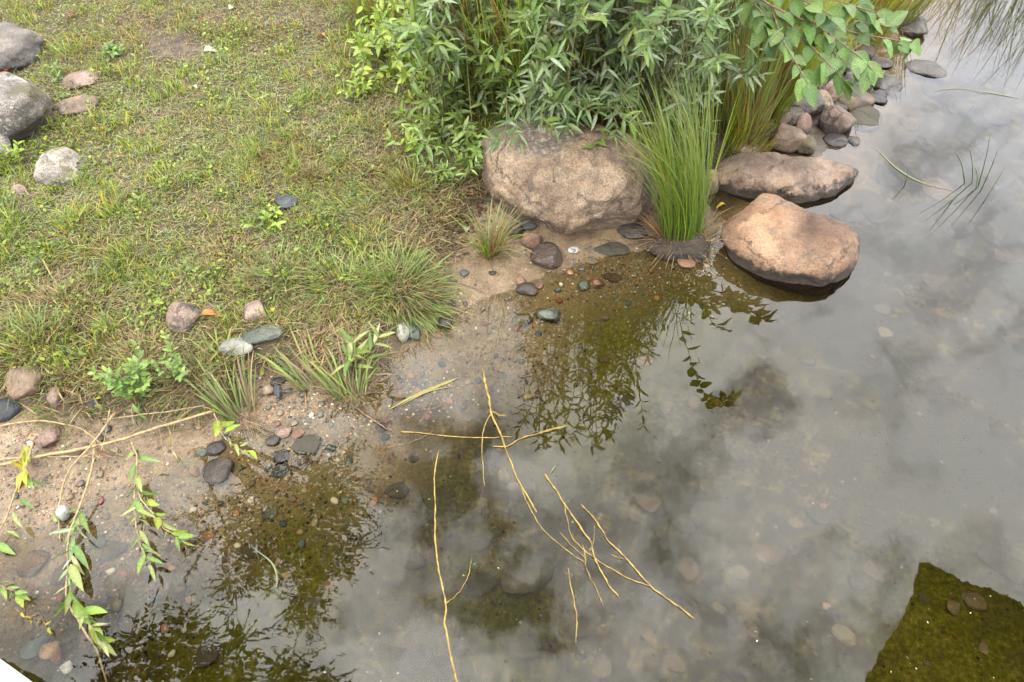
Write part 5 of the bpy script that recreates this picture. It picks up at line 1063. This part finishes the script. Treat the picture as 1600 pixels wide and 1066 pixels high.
# broad-leaved branch over the rock pile
def broad_branch():
    r = np.random.default_rng(31); b = PG(1130, 20); b[2] = float(HZ(b[0], b[1]))
    extra = 1; t = thing('broadleaf_shrub', b, 'broad-leaved branch with veined leaves reaching over the rock pile', 'shrub')
    paths = [[b, P(1110, -120, .8), P(1170, -20, .92), P(1240, 25, .88), P(1320, 48, .82), P(1395, 62, .78), P(1425, 66, .76)],
             [P(1200, 5, .9), P(1250, 55, .80), P(1290, 95, .77), P(1318, 125, .72)], [P(1255, 30, .87), P(1290, 70, .78), P(1325, 100, .78)],
             [P(1160, -25, .92), P(1240, -20, .95), P(1320, 5, .92), P(1370, 20, .9)], [P(1180, -5, .92), P(1215, 35, .82), P(1235, 75, .72)],
             [b, P(1150, -200, 1.15), P(1250, -170, 1.3), P(1330, -140, 1.36), P(1400, -122, 1.38), P(1445, -112, 1.36)], [P(1130, -160, 1.0), P(1150, -60, 1.0), P(1180, -20, .95)],
             [P(1205, 10, .9), P(1222, 60, .82), P(1245, 100, .80), P(1262, 130, .76)], [P(1270, 35, .87), P(1305, 60, .82), P(1345, 90, .80), P(1362, 108, .78)], [P(1320, 48, .82), P(1350, 30, .84), P(1385, 40, .8)],
             [P(1220, -10, .95), P(1265, 5, .93), P(1300, 25, .9)], [P(1150, -20, .93), P(1190, 20, .88), P(1200, 60, .80)]]
    for i, pth in enumerate(paths):
        path = spline(pth, 22); V, q, f3 = tube(path-b, np.linspace(.007 if i == 0 else .004, .0018, 22), 6); link('twig', mk_mesh('twig', V, [q, f3], None, M_BROWN), t)
        n = [15, 9, 7, 9, 8, 22, 7, 9, 9, 6, 8, 8][i]; s0 = .42 if i in (0, 5) else .12
        for j in range(n):
            u = s0+(1-s0)*j/(n-1); k = min(20.999, u*21); i0 = int(k); p = path[i0]+(path[i0+1]-path[i0])*(k-i0); tg = path[i0+1]-path[i0]; tg /= np.linalg.norm(tg)
            sd_ = np.cross(tg, (0, 0, 1.)); sd_ /= np.linalg.norm(sd_)+1e-6; s_ = 1 if j % 2 else -1
            d = sd_*s_*.75+tg*.55+np.array((0, -.35, -.30)) if j < n-1 else tg+np.array((0, -.1, -.2))
            pos = p-b+np.array((0, 0, -.004)); K = LK['broad']['meshes']
            for e in range(2 if r.uniform() < .45 else 1):
                d2 = d+r.normal(0, .28, 3)*(1+e); o = bpy.data.objects.new('leaf', K[int(r.integers(0, len(K)))]); C.objects.link(o); o.parent = t
                o.matrix_basis = mat_leaf(pos, d2, np.array((0, -.55, .9))+r.normal(0, .2, 3), .100*r.uniform(.65, 1.12), r.normal(0, .2))
broad_branch()
def small_plant(label, px, py, h, n, kind, size, pairs=5, cat='plant', name='leafy_plant', sp=.6, dz=0, seed=1):
    r = np.random.default_rng(seed+int(px)); b = PG(px, py)+np.array((0, 0, dz)); st = []
    for i in range(n):
        a = r.uniform(0, 6.28); l = r.uniform(.1, sp)*h; tip = b+np.array((math.cos(a)*l, math.sin(a)*l, h*r.uniform(.6, 1.05))); rt = b+np.array((math.cos(a)*l*.25, math.sin(a)*l*.25, -.01))
        st.append([rt, (rt+tip)/2+np.array((0, 0, h*.08)), tip])
    return leafy(name, label, cat, b, st, kind, 120, size, r, pairs=pairs, start=.25, rad=.002)
small_plant('bright green mint-like plant with rounded leaves on the bank edge', 218, 622, .20, 13, 'mint', .038, 6, sp=.7)
small_plant('smaller leafy plant right of the mint-like plant', 283, 590, .15, 8, 'mint', .032, 5, sp=.7)
small_plant('small seedling with pointed leaves at the foot of the mint-like plant', 222, 655, .07, 2, 'green', .045, 3)
small_plant('small green seedling growing in front of the flat pink rock', 1152, 296, .12, 4, 'green', .038, 4, sp=.9)
small_plant('pale seedling between the rock pile grasses and flat rock', 1178, 190, .12, 1, 'lime', .05, 2, dz=.05)
small_plant('low leafy weeds at the left foot of the dark green shrub', 700, 285, .16, 12, 'green', .045, 5, sp=1.1)
small_plant('pale round-leaved weed in front of the dark green shrub', 745, 262, .18, 7, 'mint', .045, 4, sp=.9)
small_plant('yellow-green weed left of the low leafy weeds', 655, 240, .16, 7, 'lime', .05, 4, sp=.9)
small_plant('rosette of weed leaves in the upper left lawn', 175, 85, .05, 8, 'mint', .04, 3, sp=1.6)
small_plant('leafy weed beside the flat buff stone', 90, 128, .06, 6, 'green', .04, 3, sp=1.4)
small_plant('reed seedling with narrow leaves beside the brown reed stubble', 555, 575, .16, 3, 'willow', .10, 3, sp=.8)
small_plant('leafy weed at the left edge of the lawn below the tiny pink stone', 22, 262, .1, 7, 'lime', .04, 4, sp=1.0)
small_plant('weed with little leaves at the corner of the shrub and lawn', 560, 150, .12, 9, 'lime', .04, 4, sp=1.1)
small_plant('narrow leaved weed in the middle of the lawn below the slate stone', 420, 350, .09, 5, 'lime', .04, 3, sp=1.3)

# ------------------------------------------------------------------ cut willow branches on the lower left beach
def branch(label, mains, leaves, name='willow_branch', mat=M_WTWIG, group='cut willow branches on the beach', kind='willow', cat='branch', seed=1, subs=()):
    """mains: (radius0, radius1, [(px, py, height above ground)...]); leaves: (px, py, h, angle in the picture, length px, kind)"""
    r = np.random.default_rng(seed)
    def at(x, y, h):
        g = PG(x, y); z = max(float(g[2]), 0.0)+h; return P(x, y, z)
    b = at(*mains[0][2][0]); t = thing(name, b, label, cat, group)
    for i, (r0, r1, pts) in enumerate(mains):
        path = spline([at(*p) for p in pts], max(14, len(pts)*7)); n = len(path); path[:, :2] += np.cumsum(r.normal(0, .0012, (n, 2)), 0)-np.linspace(0, 1, n)[:, None]*0; rad = np.linspace(r0, r1, n)*(1+.18*np.sin(np.arange(n)*2.1))*(.66 if mat is M_YTWIG else .9)
        V, q, f3 = tube(path-b, rad, 7); link('stem' if i == 0 else 'twig', mk_mesh('stem', V, [q, f3], None, mat), t)
    for (x, y, h, ang, ln, kd) in leaves:
        p = at(x, y, h); a = R(ang); ln = ln*.68; q = P(x+math.cos(a)*ln, y-math.sin(a)*ln, p[2]+r.uniform(-.012, .02)); q[2] = max(q[2], .004)
        d = q-p; K = LK[kd]['meshes']; o = bpy.data.objects.new('leaf', K[int(r.integers(0, len(K)))]); C.objects.link(o); o.parent = t
        o.matrix_basis = mat_leaf(p-b, d, np.array((0, 0, 1.))+r.normal(0, .4, 3), np.linalg.norm(d), r.normal(0, .6))
B1 = [(.0075, .006, [(-60, 742, .03), (40, 716, .04), (120, 700, .045), (190, 686, .05), (260, 662, .05), (335, 640, .045)]),
      (.0045, .003, [(-50, 735, .02), (0, 718, .03), (90, 712, .03), (180, 712, .03)])]
branch('longest cut willow branch lying along the foot of the bank', B1, [(150, 700, .04, -40, 30, 'yellow'), (95, 708, .03, 60, 25, 'willow'), (40, 716, .04, 100, 22, 'yellow')], seed=2)
branch('thin golden willow branch crossing above the longest one', [(.005, .003, [(-40, 675, .02), (0, 665, .03), (60, 658, .035), (120, 668, .03), (160, 692, .03), (195, 712, .01)]), (.0035, .002, [(160, 655, .03), (200, 650, .05), (260, 645, .06), (318, 634, .05)])],
       [(30, 662, .03, 20, 25, 'willow'), (215, 648, .04, 80, 20, 'yellow')], seed=3)
def alt(path, n, ln, spread=48, kinds=('willow',), h=.015, seed=5, jit=18):
    """alternate leaves down a path drawn from stem to tip"""
    r = random.Random(seed); out = []; m = len(path)-1
    for j in range(n):
        if r.random() < .04: continue
        u = (j+.5+r.uniform(-.45, .45))/n*m; u = max(0, u); i = min(m-1, int(u)); f = u-i; x = path[i][0]+(path[i+1][0]-path[i][0])*f; y = path[i][1]+(path[i+1][1]-path[i][1])*f
        a = math.degrees(math.atan2(-(path[i+1][1]-path[i][1]), path[i+1][0]-path[i][0]))
        out.append((x, y, h, a+(spread if j % 2 else -spread)*.7+r.uniform(-jit, jit)*1.9, ln*r.uniform(.55, 1.2), kinds[r.randrange(len(kinds))]))
    out.append((*path[-1], h, a+r.uniform(-10, 10), ln*.9, kinds[0])); return out
pa = [(222, 640), (218, 700), (212, 760), (214, 800), (220, 840), (232, 882)]
branch('drooping willow shoot with large green leaves, right of the others', [(.004, .0022, [(205, 690, .05), (216, 720, .05), (213, 765, .04), (214, 805, .03), (220, 845, .015), (232, 885, .006)]), (.003, .0018, [(216, 770, .04), (236, 798, .03), (258, 828, .015), (280, 842, .006)])],
       alt([(213, 690), (213, 765), (214, 805), (222, 850), (232, 882)], 21, 46, 62, ('willow', 'green', 'willow'), .04, 6)+alt([(225, 775), (240, 800), (262, 830), (282, 843)], 10, 42, 55, ('willow', 'lime'), .02, 7), seed=4)
branch('long drooping willow shoot with pale leaves trailing into the water', [(.0048, .003, [(148, 700, .05), (143, 735, .05), (128, 790, .04), (115, 830, .03), (110, 880, .015), (108, 925, .006), (132, 965, .006), (158, 1005, -.01), (175, 1060, -.03)]), (.003, .002, [(172, 640, .06), (160, 690, .05), (150, 720, .05)])],
       alt([(128, 790), (117, 828), (110, 880), (108, 925)], 20, 56, 50, ('willow', 'willow', 'silver'), .03, 8)+alt([(108, 925), (132, 965), (158, 1000)], 14, 56, 52, ('willow', 'lime'), .012, 9), seed=5)
branch('arching bare willow shoot that bends down beside the white pebble', [(.0045, .0025, [(180, 645, .06), (140, 700, .07), (105, 740, .06), (92, 780, .04), (90, 815, .02), (95, 850, .006)]), (.003, .0016, [(130, 715, .06), (150, 710, .05), (170, 720, .04)])],
       [(140, 718, .05, -150, 26, 'willow'), (155, 705, .05, -35, 24, 'yellow'), (118, 735, .05, -140, 22, 'willow'), (90, 815, .03, 130, 25, 'green'), (93, 838, .02, 40, 25, 'willow')], seed=6)
branch('willow shoot with yellowing leaves at the left edge', [(.0045, .0025, [(52, 690, .06), (40, 735, .06), (28, 775, .05), (15, 810, .03), (-15, 860, .02)]), (.003, .0015, [(38, 740, .05), (12, 752, .05), (-10, 770, .04)])],
       alt([(42, 695), (40, 715), (38, 740)], 14, 40, 30, ('yellow',), .06, 10, 40)+[(30, 780, .04, -30, 42, 'willow'), (20, 800, .03, -70, 36, 'willow'), (12, 815, .02, -160, 30, 'green'), (10, 830, .02, -20, 34, 'green'), (-5, 850, .01, -30, 40, 'green'), (40, 745, .05, -60, 26, 'green'), (50, 750, .05, -25, 34, 'green')], seed=7)
branch('sprig with green leaves in the shallow water at the left edge', [(.0028, .0015, [(-15, 905, .02), (8, 920, .02), (28, 928, .012), (44, 950, .006)])],
       alt([(-10, 908), (10, 920), (30, 930)], 7, 30, 60, ('green', 'lime'), .015, 11), seed=8, mat=M_BROWN)
branch('dark dead sprig with shrivelled leaves floating at the left edge', [(.002, .0012, [(25, 950, .006), (45, 970, .006), (62, 962, .006), (78, 985, .004)])],
       alt([(28, 952), (45, 970), (62, 965), (78, 985)], 7, 16, 60, ('yellow',), .006, 12), seed=9, mat=M_BROWN)
branch('willow sprig with broad pale green leaves below the upright tuft', [(.003, .0018, [(335, 645, .05), (345, 668, .04), (360, 688, .03), (385, 705, .012)])],
       alt([(338, 652), (348, 672), (362, 690), (385, 704)], 9, 34, 65, ('lime', 'willow'), .035, 13), seed=10)
branch('thin hanging twig with small yellow leaves under the longest branch', [(.002, .001, [(262, 665, .04), (268, 690, .03), (270, 712, .01)])], [(266, 680, .03, -100, 20, 'yellow'), (270, 705, .02, -60, 18, 'willow'), (275, 712, .012, -45, 26, 'willow')], seed=11)

# ------------------------------------------------------------------ yellow twigs floating on the pond
def twig(label, mains, leaves=()):
    branch(label, mains, leaves, 'floating_twig', M_YTWIG, 'yellow twigs floating on the pond', cat='twig', seed=len(label))
w = .004
twig('thick yellow forked twig floating head-on toward the sandy bay', [
    (.0075, .0032, [(755, 574, w+.004), (763, 610, w+.004), (769, 645, w+.006), (786, 690, w), (806, 745, w), (838, 796, 0)]),
    (.0035, .002, [(767, 648, w+.004), (755, 668, w), (752, 700, w), (757, 762, 0)]), (.0033, .002, [(769, 644, w+.006), (778, 650, w+.008), (789, 650, .01)]),
    (.0032, .0018, [(626, 674, w), (690, 681, w), (755, 684, w), (800, 683, w)]), (.0028, .0036, [(770, 698, w), (795, 695, w), (815, 683, w), (850, 673, w+.004), (888, 661, w+.006)])])
twig('long bowed yellow twig reaching the bottom edge', [(.0032, .0055, [(686, 704, w), (680, 760, w), (681, 820, w), (685, 880, w), (697, 942, w), (694, 975, w), (703, 1020, w), (716, 1080, w)]),
    (.002, .0014, [(697, 943, w), (715, 925, w), (730, 900, w+.004), (735, 880, w+.01)])], [(735, 882, .012, 70, 14, 'silver'), (738, 882, .012, 15, 12, 'silver')])
twig('yellow twig with side shoots, centre of the three crossing ones', [(.005, .003, [(852, 742, w), (880, 790, w), (905, 830, w), (920, 852, w), (925, 880, w), (942, 912, w), (963, 938, w)]),
    (.0025, .0018, [(882, 792, w), (890, 830, w), (905, 850, w), (932, 872, w), (975, 900, w), (1018, 914, w)]), (.0022, .0015, [(921, 860, w), (930, 840, w), (931, 822, w+.004)]),
    (.0022, .0016, [(910, 852, w), (915, 885, w), (930, 915, w), (942, 943, w)])], [(862, 738, .006, 60, 22, 'silver'), (884, 795, .006, 95, 18, 'silver')])
twig('thin yellow twig with its lower end farthest right', [(.0028, .0042, [(908, 788, w), (940, 825, w), (960, 850, w), (990, 880, w), (1020, 914, w), (1050, 938, w), (1088, 967, w)]), (.0016, .001, [(955, 868, w), (965, 873, w), (982, 876, w)])])
twig('pale thin twig trailing from the end of the thick forked twig', [(.0022, .0018, [(815, 762, w), (828, 795, w), (850, 828, w), (885, 858, w), (910, 878, w)]), (.0018, .0014, [(875, 832, w), (890, 850, w), (912, 872, w)])])
twig('short faint yellow twig floating upright below the crossing twigs', [(.002, .0024, [(888, 888, w), (893, 920, w), (899, 960, w), (898, 1006, w)])])
def dead_twig(label, pts, r0=.003, cat='twig', zs=.006):
    branch(label, [(r0, r0*.4, [(x, y, zs) for x, y in pts])], [], 'dead_twig', M_BROWN, 'dead brown twigs', cat=cat, seed=3)
dead_twig('dark dead root running from the reed stubble into the water', [(545, 628), (575, 650), (600, 668), (612, 672)], .004)
dead_twig('thin reddish root on the sand of the bay', [(698, 432), (720, 442), (745, 452), (760, 460)], .0028)
dead_twig('brown stick leaning on the ground left of the boulder', [(675, 278), (690, 300), (703, 320)], .004, zs=.02)
dead_twig('straw-brown stick on the sand from the upright tuft toward the beach cluster', [(368, 642), (392, 655), (412, 668), (428, 676)], .004)
dead_twig('bleached straight stick in the left dead grass', [(72, 535), (88, 515), (104, 495)], .003, zs=.05)
dead_twig('short stick on the lawn below the bare earth patch', [(300, 318), (320, 298), (345, 280)], .003, zs=.02)
dead_twig('reddish stick at the right foot of the upright tuft', [(340, 640), (380, 660), (405, 672), (425, 680)], .0028, zs=.012)
for k, (lb, pts) in enumerate([('sunken forked dark branch below the floating blade', [(640, 625), (655, 640), (690, 635), (695, 615)]), ('sunken dark stick crossing the forked one', [(655, 660), (670, 640), (680, 612)]), ('sunken dark stick at the left of the bowed twig', [(600, 700), (640, 690), (675, 672)])]):
    t_ = [(.004, .002, [(x, y, -.03) for x, y in pts])]
    branch(lb, t_, [], 'sunken_stick', M_BROWN, 'dark sunken sticks', cat='stick', seed=k)

# ------------------------------------------------------------------ fallen leaves on lawn and sand
OR = srgbs((205, 130, 40), (190, 100, 60))*.55; PALE = srgbs((190, 200, 170), (170, 185, 140))*.5; YE = srgbs((215, 185, 50),)*.5
def fallen(label, px, py, ln, ang, cols, seed, wdt=.55):
    Lv, Ff = leaf_base(wdt, 6, .4, .1); Lv = Lv.copy(); Lv[:, 2] += .12*np.sin(Lv[:, 1]*5+seed); c = cols[seed % len(cols)]; p = PG(px, py, .0); p = P(px, py, max(p[2], 0)+.018)
    s = ln/FPX*depth_of(p); o = link('fallen_leaf', mk_mesh('fallen_leaf', Lv*s, [Ff], np.broadcast_to(c, (len(Lv), 3)), M_LEAF), None, p)
    o.rotation_euler = (.25*math.sin(seed*3), .3*math.cos(seed), R(ang)); tag(o, label, 'leaf', 'fallen leaves')
fallen('bright orange fallen leaf beside the domed brown stone', 314, 491, 30, -80, OR, 0, .35)
fallen('orange fallen leaf in the grass near the top of the lawn', 508, 57, 18, 60, OR, 0)
fallen('rust fallen leaf in the upper left grass', 110, 28, 18, 20, OR, 1)
fallen('rusty fallen leaf between the grey boulder and the mossy boulder', 10, 113, 22, 10, OR, 1)
fallen('small orange leaf right of the lichened angular stone', 162, 202, 14, 80, OR, 0)
fallen('small orange leaf in the centre of the lawn', 390, 272, 13, 40, OR, 1)
fallen('reddish curled leaf left of the leaf at the lawn centre', 228, 205, 12, 120, OR, 1)
fallen('pale grey-green fallen leaf above the bare earth patch', 318, 80, 22, -70, PALE, 0)
fallen('pale fallen leaf left above the bare earth patch', 192, 74, 16, 30, PALE, 1)
fallen('pale fallen leaf right below the bare earth patch', 308, 138, 18, 70, PALE, 0)
fallen('pale crumpled leaf in the right half of the lawn', 450, 178, 20, 10, PALE, 1)
fallen('pale fallen leaf at the top of the lawn near the middle', 358, 15, 18, -20, PALE, 0)
fallen('yellow fallen leaf in the grass near the pale pink stone', 426, 487, 13, 20, YE, 0)
fallen('yellow leaf floating by the sedge root', 1134, 320, 16, 100, YE, 0)
fallen('orange leaf lying by the bank foot above the green tuft', 350, 560, 18, 110, OR, 0, .35)
fallen('brown-orange dead leaf on the boulder-side leaf litter', 726, 345, 16, 40, OR, 1)
fallen('pale dead leaf on the leaf litter left of the small sedge tuft', 728, 362, 20, 0, PALE, 0)
fallen('tiny orange leaf on the sand below the round cobble', 796, 390, 9, 30, OR, 0)
def litter():
    r = np.random.default_rng(91); px = r.normal(705, 38, 900); py = r.normal(310, 38, 900); xs = (px-800)/FPX; ys = (533-py)/FPX; f = CT+ys*ST; dd = ST-ys*CT; z = np.zeros(900)
    for _ in range(5): s = (CAMH-z)/dd; X, Y = xs*s, f*s; z = HZ(X, Y)
    cols = srgbs((120, 85, 62), (150, 115, 88), (90, 62, 48), (170, 145, 118), (110, 105, 60))*.45
    Lv, Ff = leaf_base(.45, 4, .5, .2); V, F, c = leaf_scatter(Lv, Ff, np.stack([X, Y, z+r.uniform(.002, .02, 900)], -1), r.uniform(0, 6.28, 900), r.uniform(-.3, .5, 900), r.uniform(.01, .035, 900), cols[r.integers(0, 5, 900)]*r.uniform(.5, 1.2, (900, 1)), r)
    tag(link('leaf_litter', mk_mesh('leaf_litter', V, F, c, M_DRY)), 'brown leaf litter left of the large boulder', 'leaf litter', kind='stuff')
litter()

# ------------------------------------------------------------------ what the pond mirrors from outside the picture
def far_tree(name, label, base, trunk, limbs, blobs, leafs, lsize, r, w=.35):
    """blobs: (centre, radius) ellipsoids of twig sprays"""
    b = np.array(base, float); t = thing(name, b, label, 'tree')
    path = spline(trunk, 16); V, q, f3 = tube(path-b, np.linspace(.16, .04, 16), 10); link('trunk', mk_mesh('trunk', V, [q, f3], None, M_TRUNK), t)
    Vs = []; cs = []
    for pth in limbs:
        p = spline(pth, 10); V, q, f3 = tube(p-b, np.linspace(.05, .012, 10), 6); link('limb', mk_mesh('limb', V, [q, f3], None, M_TRUNK), t)
    pos = []; az = []; el = []; s = []; ta = []
    for c, rad in blobs:
        nsp = int(leafs*np.prod(np.array(rad))**.5)
        for _ in range(nsp):
            d = r.normal(size=3); d /= np.linalg.norm(d); p0 = np.array(c)+d*np.array(rad)*r.uniform(.1, .85); out = d*np.array((1, 1, .6))+np.array((0, 0, .5)); out /= np.linalg.norm(out)
            ln = lsize*r.uniform(2.5, 5); ta.append((p0-b, p0-b+out*ln))
            for j in range(9):
                u = j/8; q = p0+out*ln*u-b; a = math.atan2(out[1], out[0])+r.normal(0, .9); pos.append(q); az.append(a); el.append(math.asin(np.clip(out[2], -1, 1))+r.normal(0, .5)); s.append(lsize*r.uniform(.6, 1.1)*(1-.4*u))
    Lv, Ff = leaf_base(w, 2, .2, .05); pos = np.array(pos); n = len(pos); cols = srgbs((70, 90, 40), (90, 105, 50), (58, 76, 34))*.45
    V, F, c = leaf_scatter(Lv, Ff, pos, np.array(az), np.array(el), np.array(s), cols[r.integers(0, 3, n)], r)
    o = link('crown', mk_mesh('crown', V, F, c, M_LEAF), t); o['kind'] = 'stuff'
    V, F, c = joined([(*tube(np.array(x), .006, 3), (0, 0, 0)) for x in ta[::2]]); o = link('twigs', mk_mesh('twigs', V, F, None, M_TRUNK), t); o['kind'] = 'stuff'
def mir(px, py, z):       # the place at height z whose mirror image is seen at this spot
    p = P(px, py, -z); p[2] = z; return p
r6 = np.random.default_rng(61)
tb = np.array((-3.95, 4.75, float(HZ(-3.95, 4.75))))
bl = []
for px, py, z, rx in ((520, 760, 6.3, .62), (470, 770, 6.3, .7), (505, 815, 7.2, .52), (425, 800, 6.8, .7), (455, 845, 7.8, .62), (500, 880, 8.8, .42), (478, 905, 9.4, .45), (395, 870, 8.2, .34), (370, 905, 8.8, .28), (475, 945, 10.4, .36), (540, 860, 8.2, .30), (492, 965, 11.2, .2), (350, 825, 7.2, .5)):
    q = mir(px, py, z); bl.append((q, (rx, rx, rx*.9)))
far_tree('larch_tree', 'slender spiky tree left of the lawn, mirrored on the lower left pond', tb, [tb, tb+np.array((.05, 0, 4)), mir(480, 850, 8.0), mir(490, 965, 11.3)],
         [[tb+np.array((0, 0, 4.5)), bl[i][0]] for i in (0, 1, 3, 12)]+[[mir(480, 850, 8.), bl[i][0]] for i in (4, 7, 8, 10)], bl, 240, .115, r6)
tb = np.array((-4.1, 1.5, float(HZ(-4.1, 1.5))))
bl = []
for px, py, z, rx in ((250, 1010, 5.4, .42), (310, 1020, 5.4, .34), (200, 1035, 5.3, .36), (370, 1010, 5.5, .20), (350, 1050, 5.5, .40), (270, 1070, 5.6, .55), (445, 1060, 5.6, .26), (480, 1075, 5.6, .24), (400, 1100, 5.8, .5), (300, 1130, 5.9, .7), (500, 1130, 5.8, .4), (150, 1110, 5.7, .5), (215, 985, 5.3, .15), (290, 985, 5.3, .17)):
    bl.append((mir(px, py, z), (rx, rx, rx*.5)))
hub = mir(180, 1200, 5.6)
far_tree('overhanging_tree', 'leaning tree beside the dock whose crown is mirrored at the bottom left', tb, [tb, tb+np.array((.1, 0, 2)), tb+np.array((.35, -.1, 4)), hub],
         [[hub, bl[i][0]] for i in (0, 2, 4, 6, 8, 9, 10, 11)], bl, 360, .075, r6, .5)

# white dock behind and left of the viewer; only its corner shows
def wood_white():
    m, nt, out = mat_new('white_painted_wood'); L = nt.links.new; g = nn(nt, 'ShaderNodeNewGeometry'); nz = tex(nt, 'ShaderNodeTexNoise', g.outputs['Position'], 30, Detail=6, Roughness=.6)
    p = nn(nt, 'ShaderNodeBsdfPrincipled'); L(ramp(nt, nz.outputs[0], [(.3, (.70, .70, .69)), (.6, (.82, .82, .81))]), p.inputs['Base Color']); p.inputs['Roughness'].default_value = .5
    L(bump(nt, nz.outputs[0], .2, .002), p.inputs['Normal']); L(p.outputs[0], out.inputs[0]); return m
MW = wood_white()
def boxm(c, sx, sy, sz, ang):
    bm = bmesh.new(); bmesh.ops.create_cube(bm, size=1); bmesh.ops.scale(bm, vec=(sx, sy, sz), verts=bm.verts)
    bmesh.ops.bevel(bm, geom=bm.edges[:], offset=.006, segments=2, affect='EDGES'); bmesh.ops.rotate(bm, matrix=Matrix.Rotation(ang, 3, 'Z'), verts=bm.verts); bmesh.ops.translate(bm, vec=tuple(float(v) for v in c), verts=bm.verts)
    me = bpy.data.meshes.new('board'); bm.to_mesh(me); bm.free(); me.materials.append(MW); return me
def dock():
    a = P(0, 1043, .6); c = P(33, 1067, .6); u = (c-a)/np.linalg.norm(c-a); v = np.array((u[1], -u[0], 0)) ; v = v if v[1] < 0 else -v
    ang = math.atan2(u[1], u[0]); o0 = a-u*.3; t = thing('dock', o0+np.array((0, 0, -.6)), 'white painted dock whose corner shows at the bottom left', 'dock'); b = o0+np.array((0, 0, -.6))
    L_ = 4.3
    for i in range(14):
        cc = o0+u*L_/2+v*(.075+i*.152)+np.array((0, 0, -.019))-b; link('plank', boxm(cc, L_, .146, .036, ang), t)
    link('fascia_board', boxm(o0+u*L_/2+v*.016+np.array((0, 0, -.119))-b, L_, .030, .16, ang), t)
    for i in range(4):
        for j in (.25, 1.9):
            cc = o0+u*(.3+i*1.5)+v*j+np.array((0, 0, -.54))-b; link('post', boxm(cc, .09, .09, 1.0, ang), t)
dock()
# dark shade sail over the dock, its corner mirrored at the bottom right
def sail():
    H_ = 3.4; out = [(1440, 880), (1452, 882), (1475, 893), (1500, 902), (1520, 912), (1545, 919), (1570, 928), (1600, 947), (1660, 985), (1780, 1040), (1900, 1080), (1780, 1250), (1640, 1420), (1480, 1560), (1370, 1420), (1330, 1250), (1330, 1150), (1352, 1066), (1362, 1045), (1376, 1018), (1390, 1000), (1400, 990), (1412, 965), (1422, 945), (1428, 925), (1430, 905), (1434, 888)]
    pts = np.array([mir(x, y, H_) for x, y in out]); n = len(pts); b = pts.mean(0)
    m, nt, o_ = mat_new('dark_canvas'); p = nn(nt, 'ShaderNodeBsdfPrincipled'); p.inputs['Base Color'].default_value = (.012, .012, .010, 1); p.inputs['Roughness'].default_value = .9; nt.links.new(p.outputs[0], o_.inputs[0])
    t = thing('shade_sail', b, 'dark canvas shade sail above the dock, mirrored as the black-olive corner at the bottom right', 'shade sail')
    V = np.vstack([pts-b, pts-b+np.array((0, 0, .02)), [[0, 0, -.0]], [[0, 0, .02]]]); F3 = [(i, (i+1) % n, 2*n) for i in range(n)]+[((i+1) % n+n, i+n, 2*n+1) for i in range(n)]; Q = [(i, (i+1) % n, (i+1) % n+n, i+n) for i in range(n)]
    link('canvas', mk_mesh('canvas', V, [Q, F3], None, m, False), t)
    mast = np.array((2.2, -1.0, 0.)); apex = pts[0].copy()
    for nm, p0, p1, ra in (('boom', mast+np.array((0, 0, H_+.06)), apex+np.array((-.02, -.05, .06)), .02), ('mast', mast+np.array((0, 0, -.4)), mast+np.array((0, 0, H_+.2)), .035)):
        V, q, f3 = tube(np.array([p0, (p0+p1)/2, p1])-b, ra, 10); link(nm, mk_mesh(nm, V, [q, f3], None, MW), t)
sail()
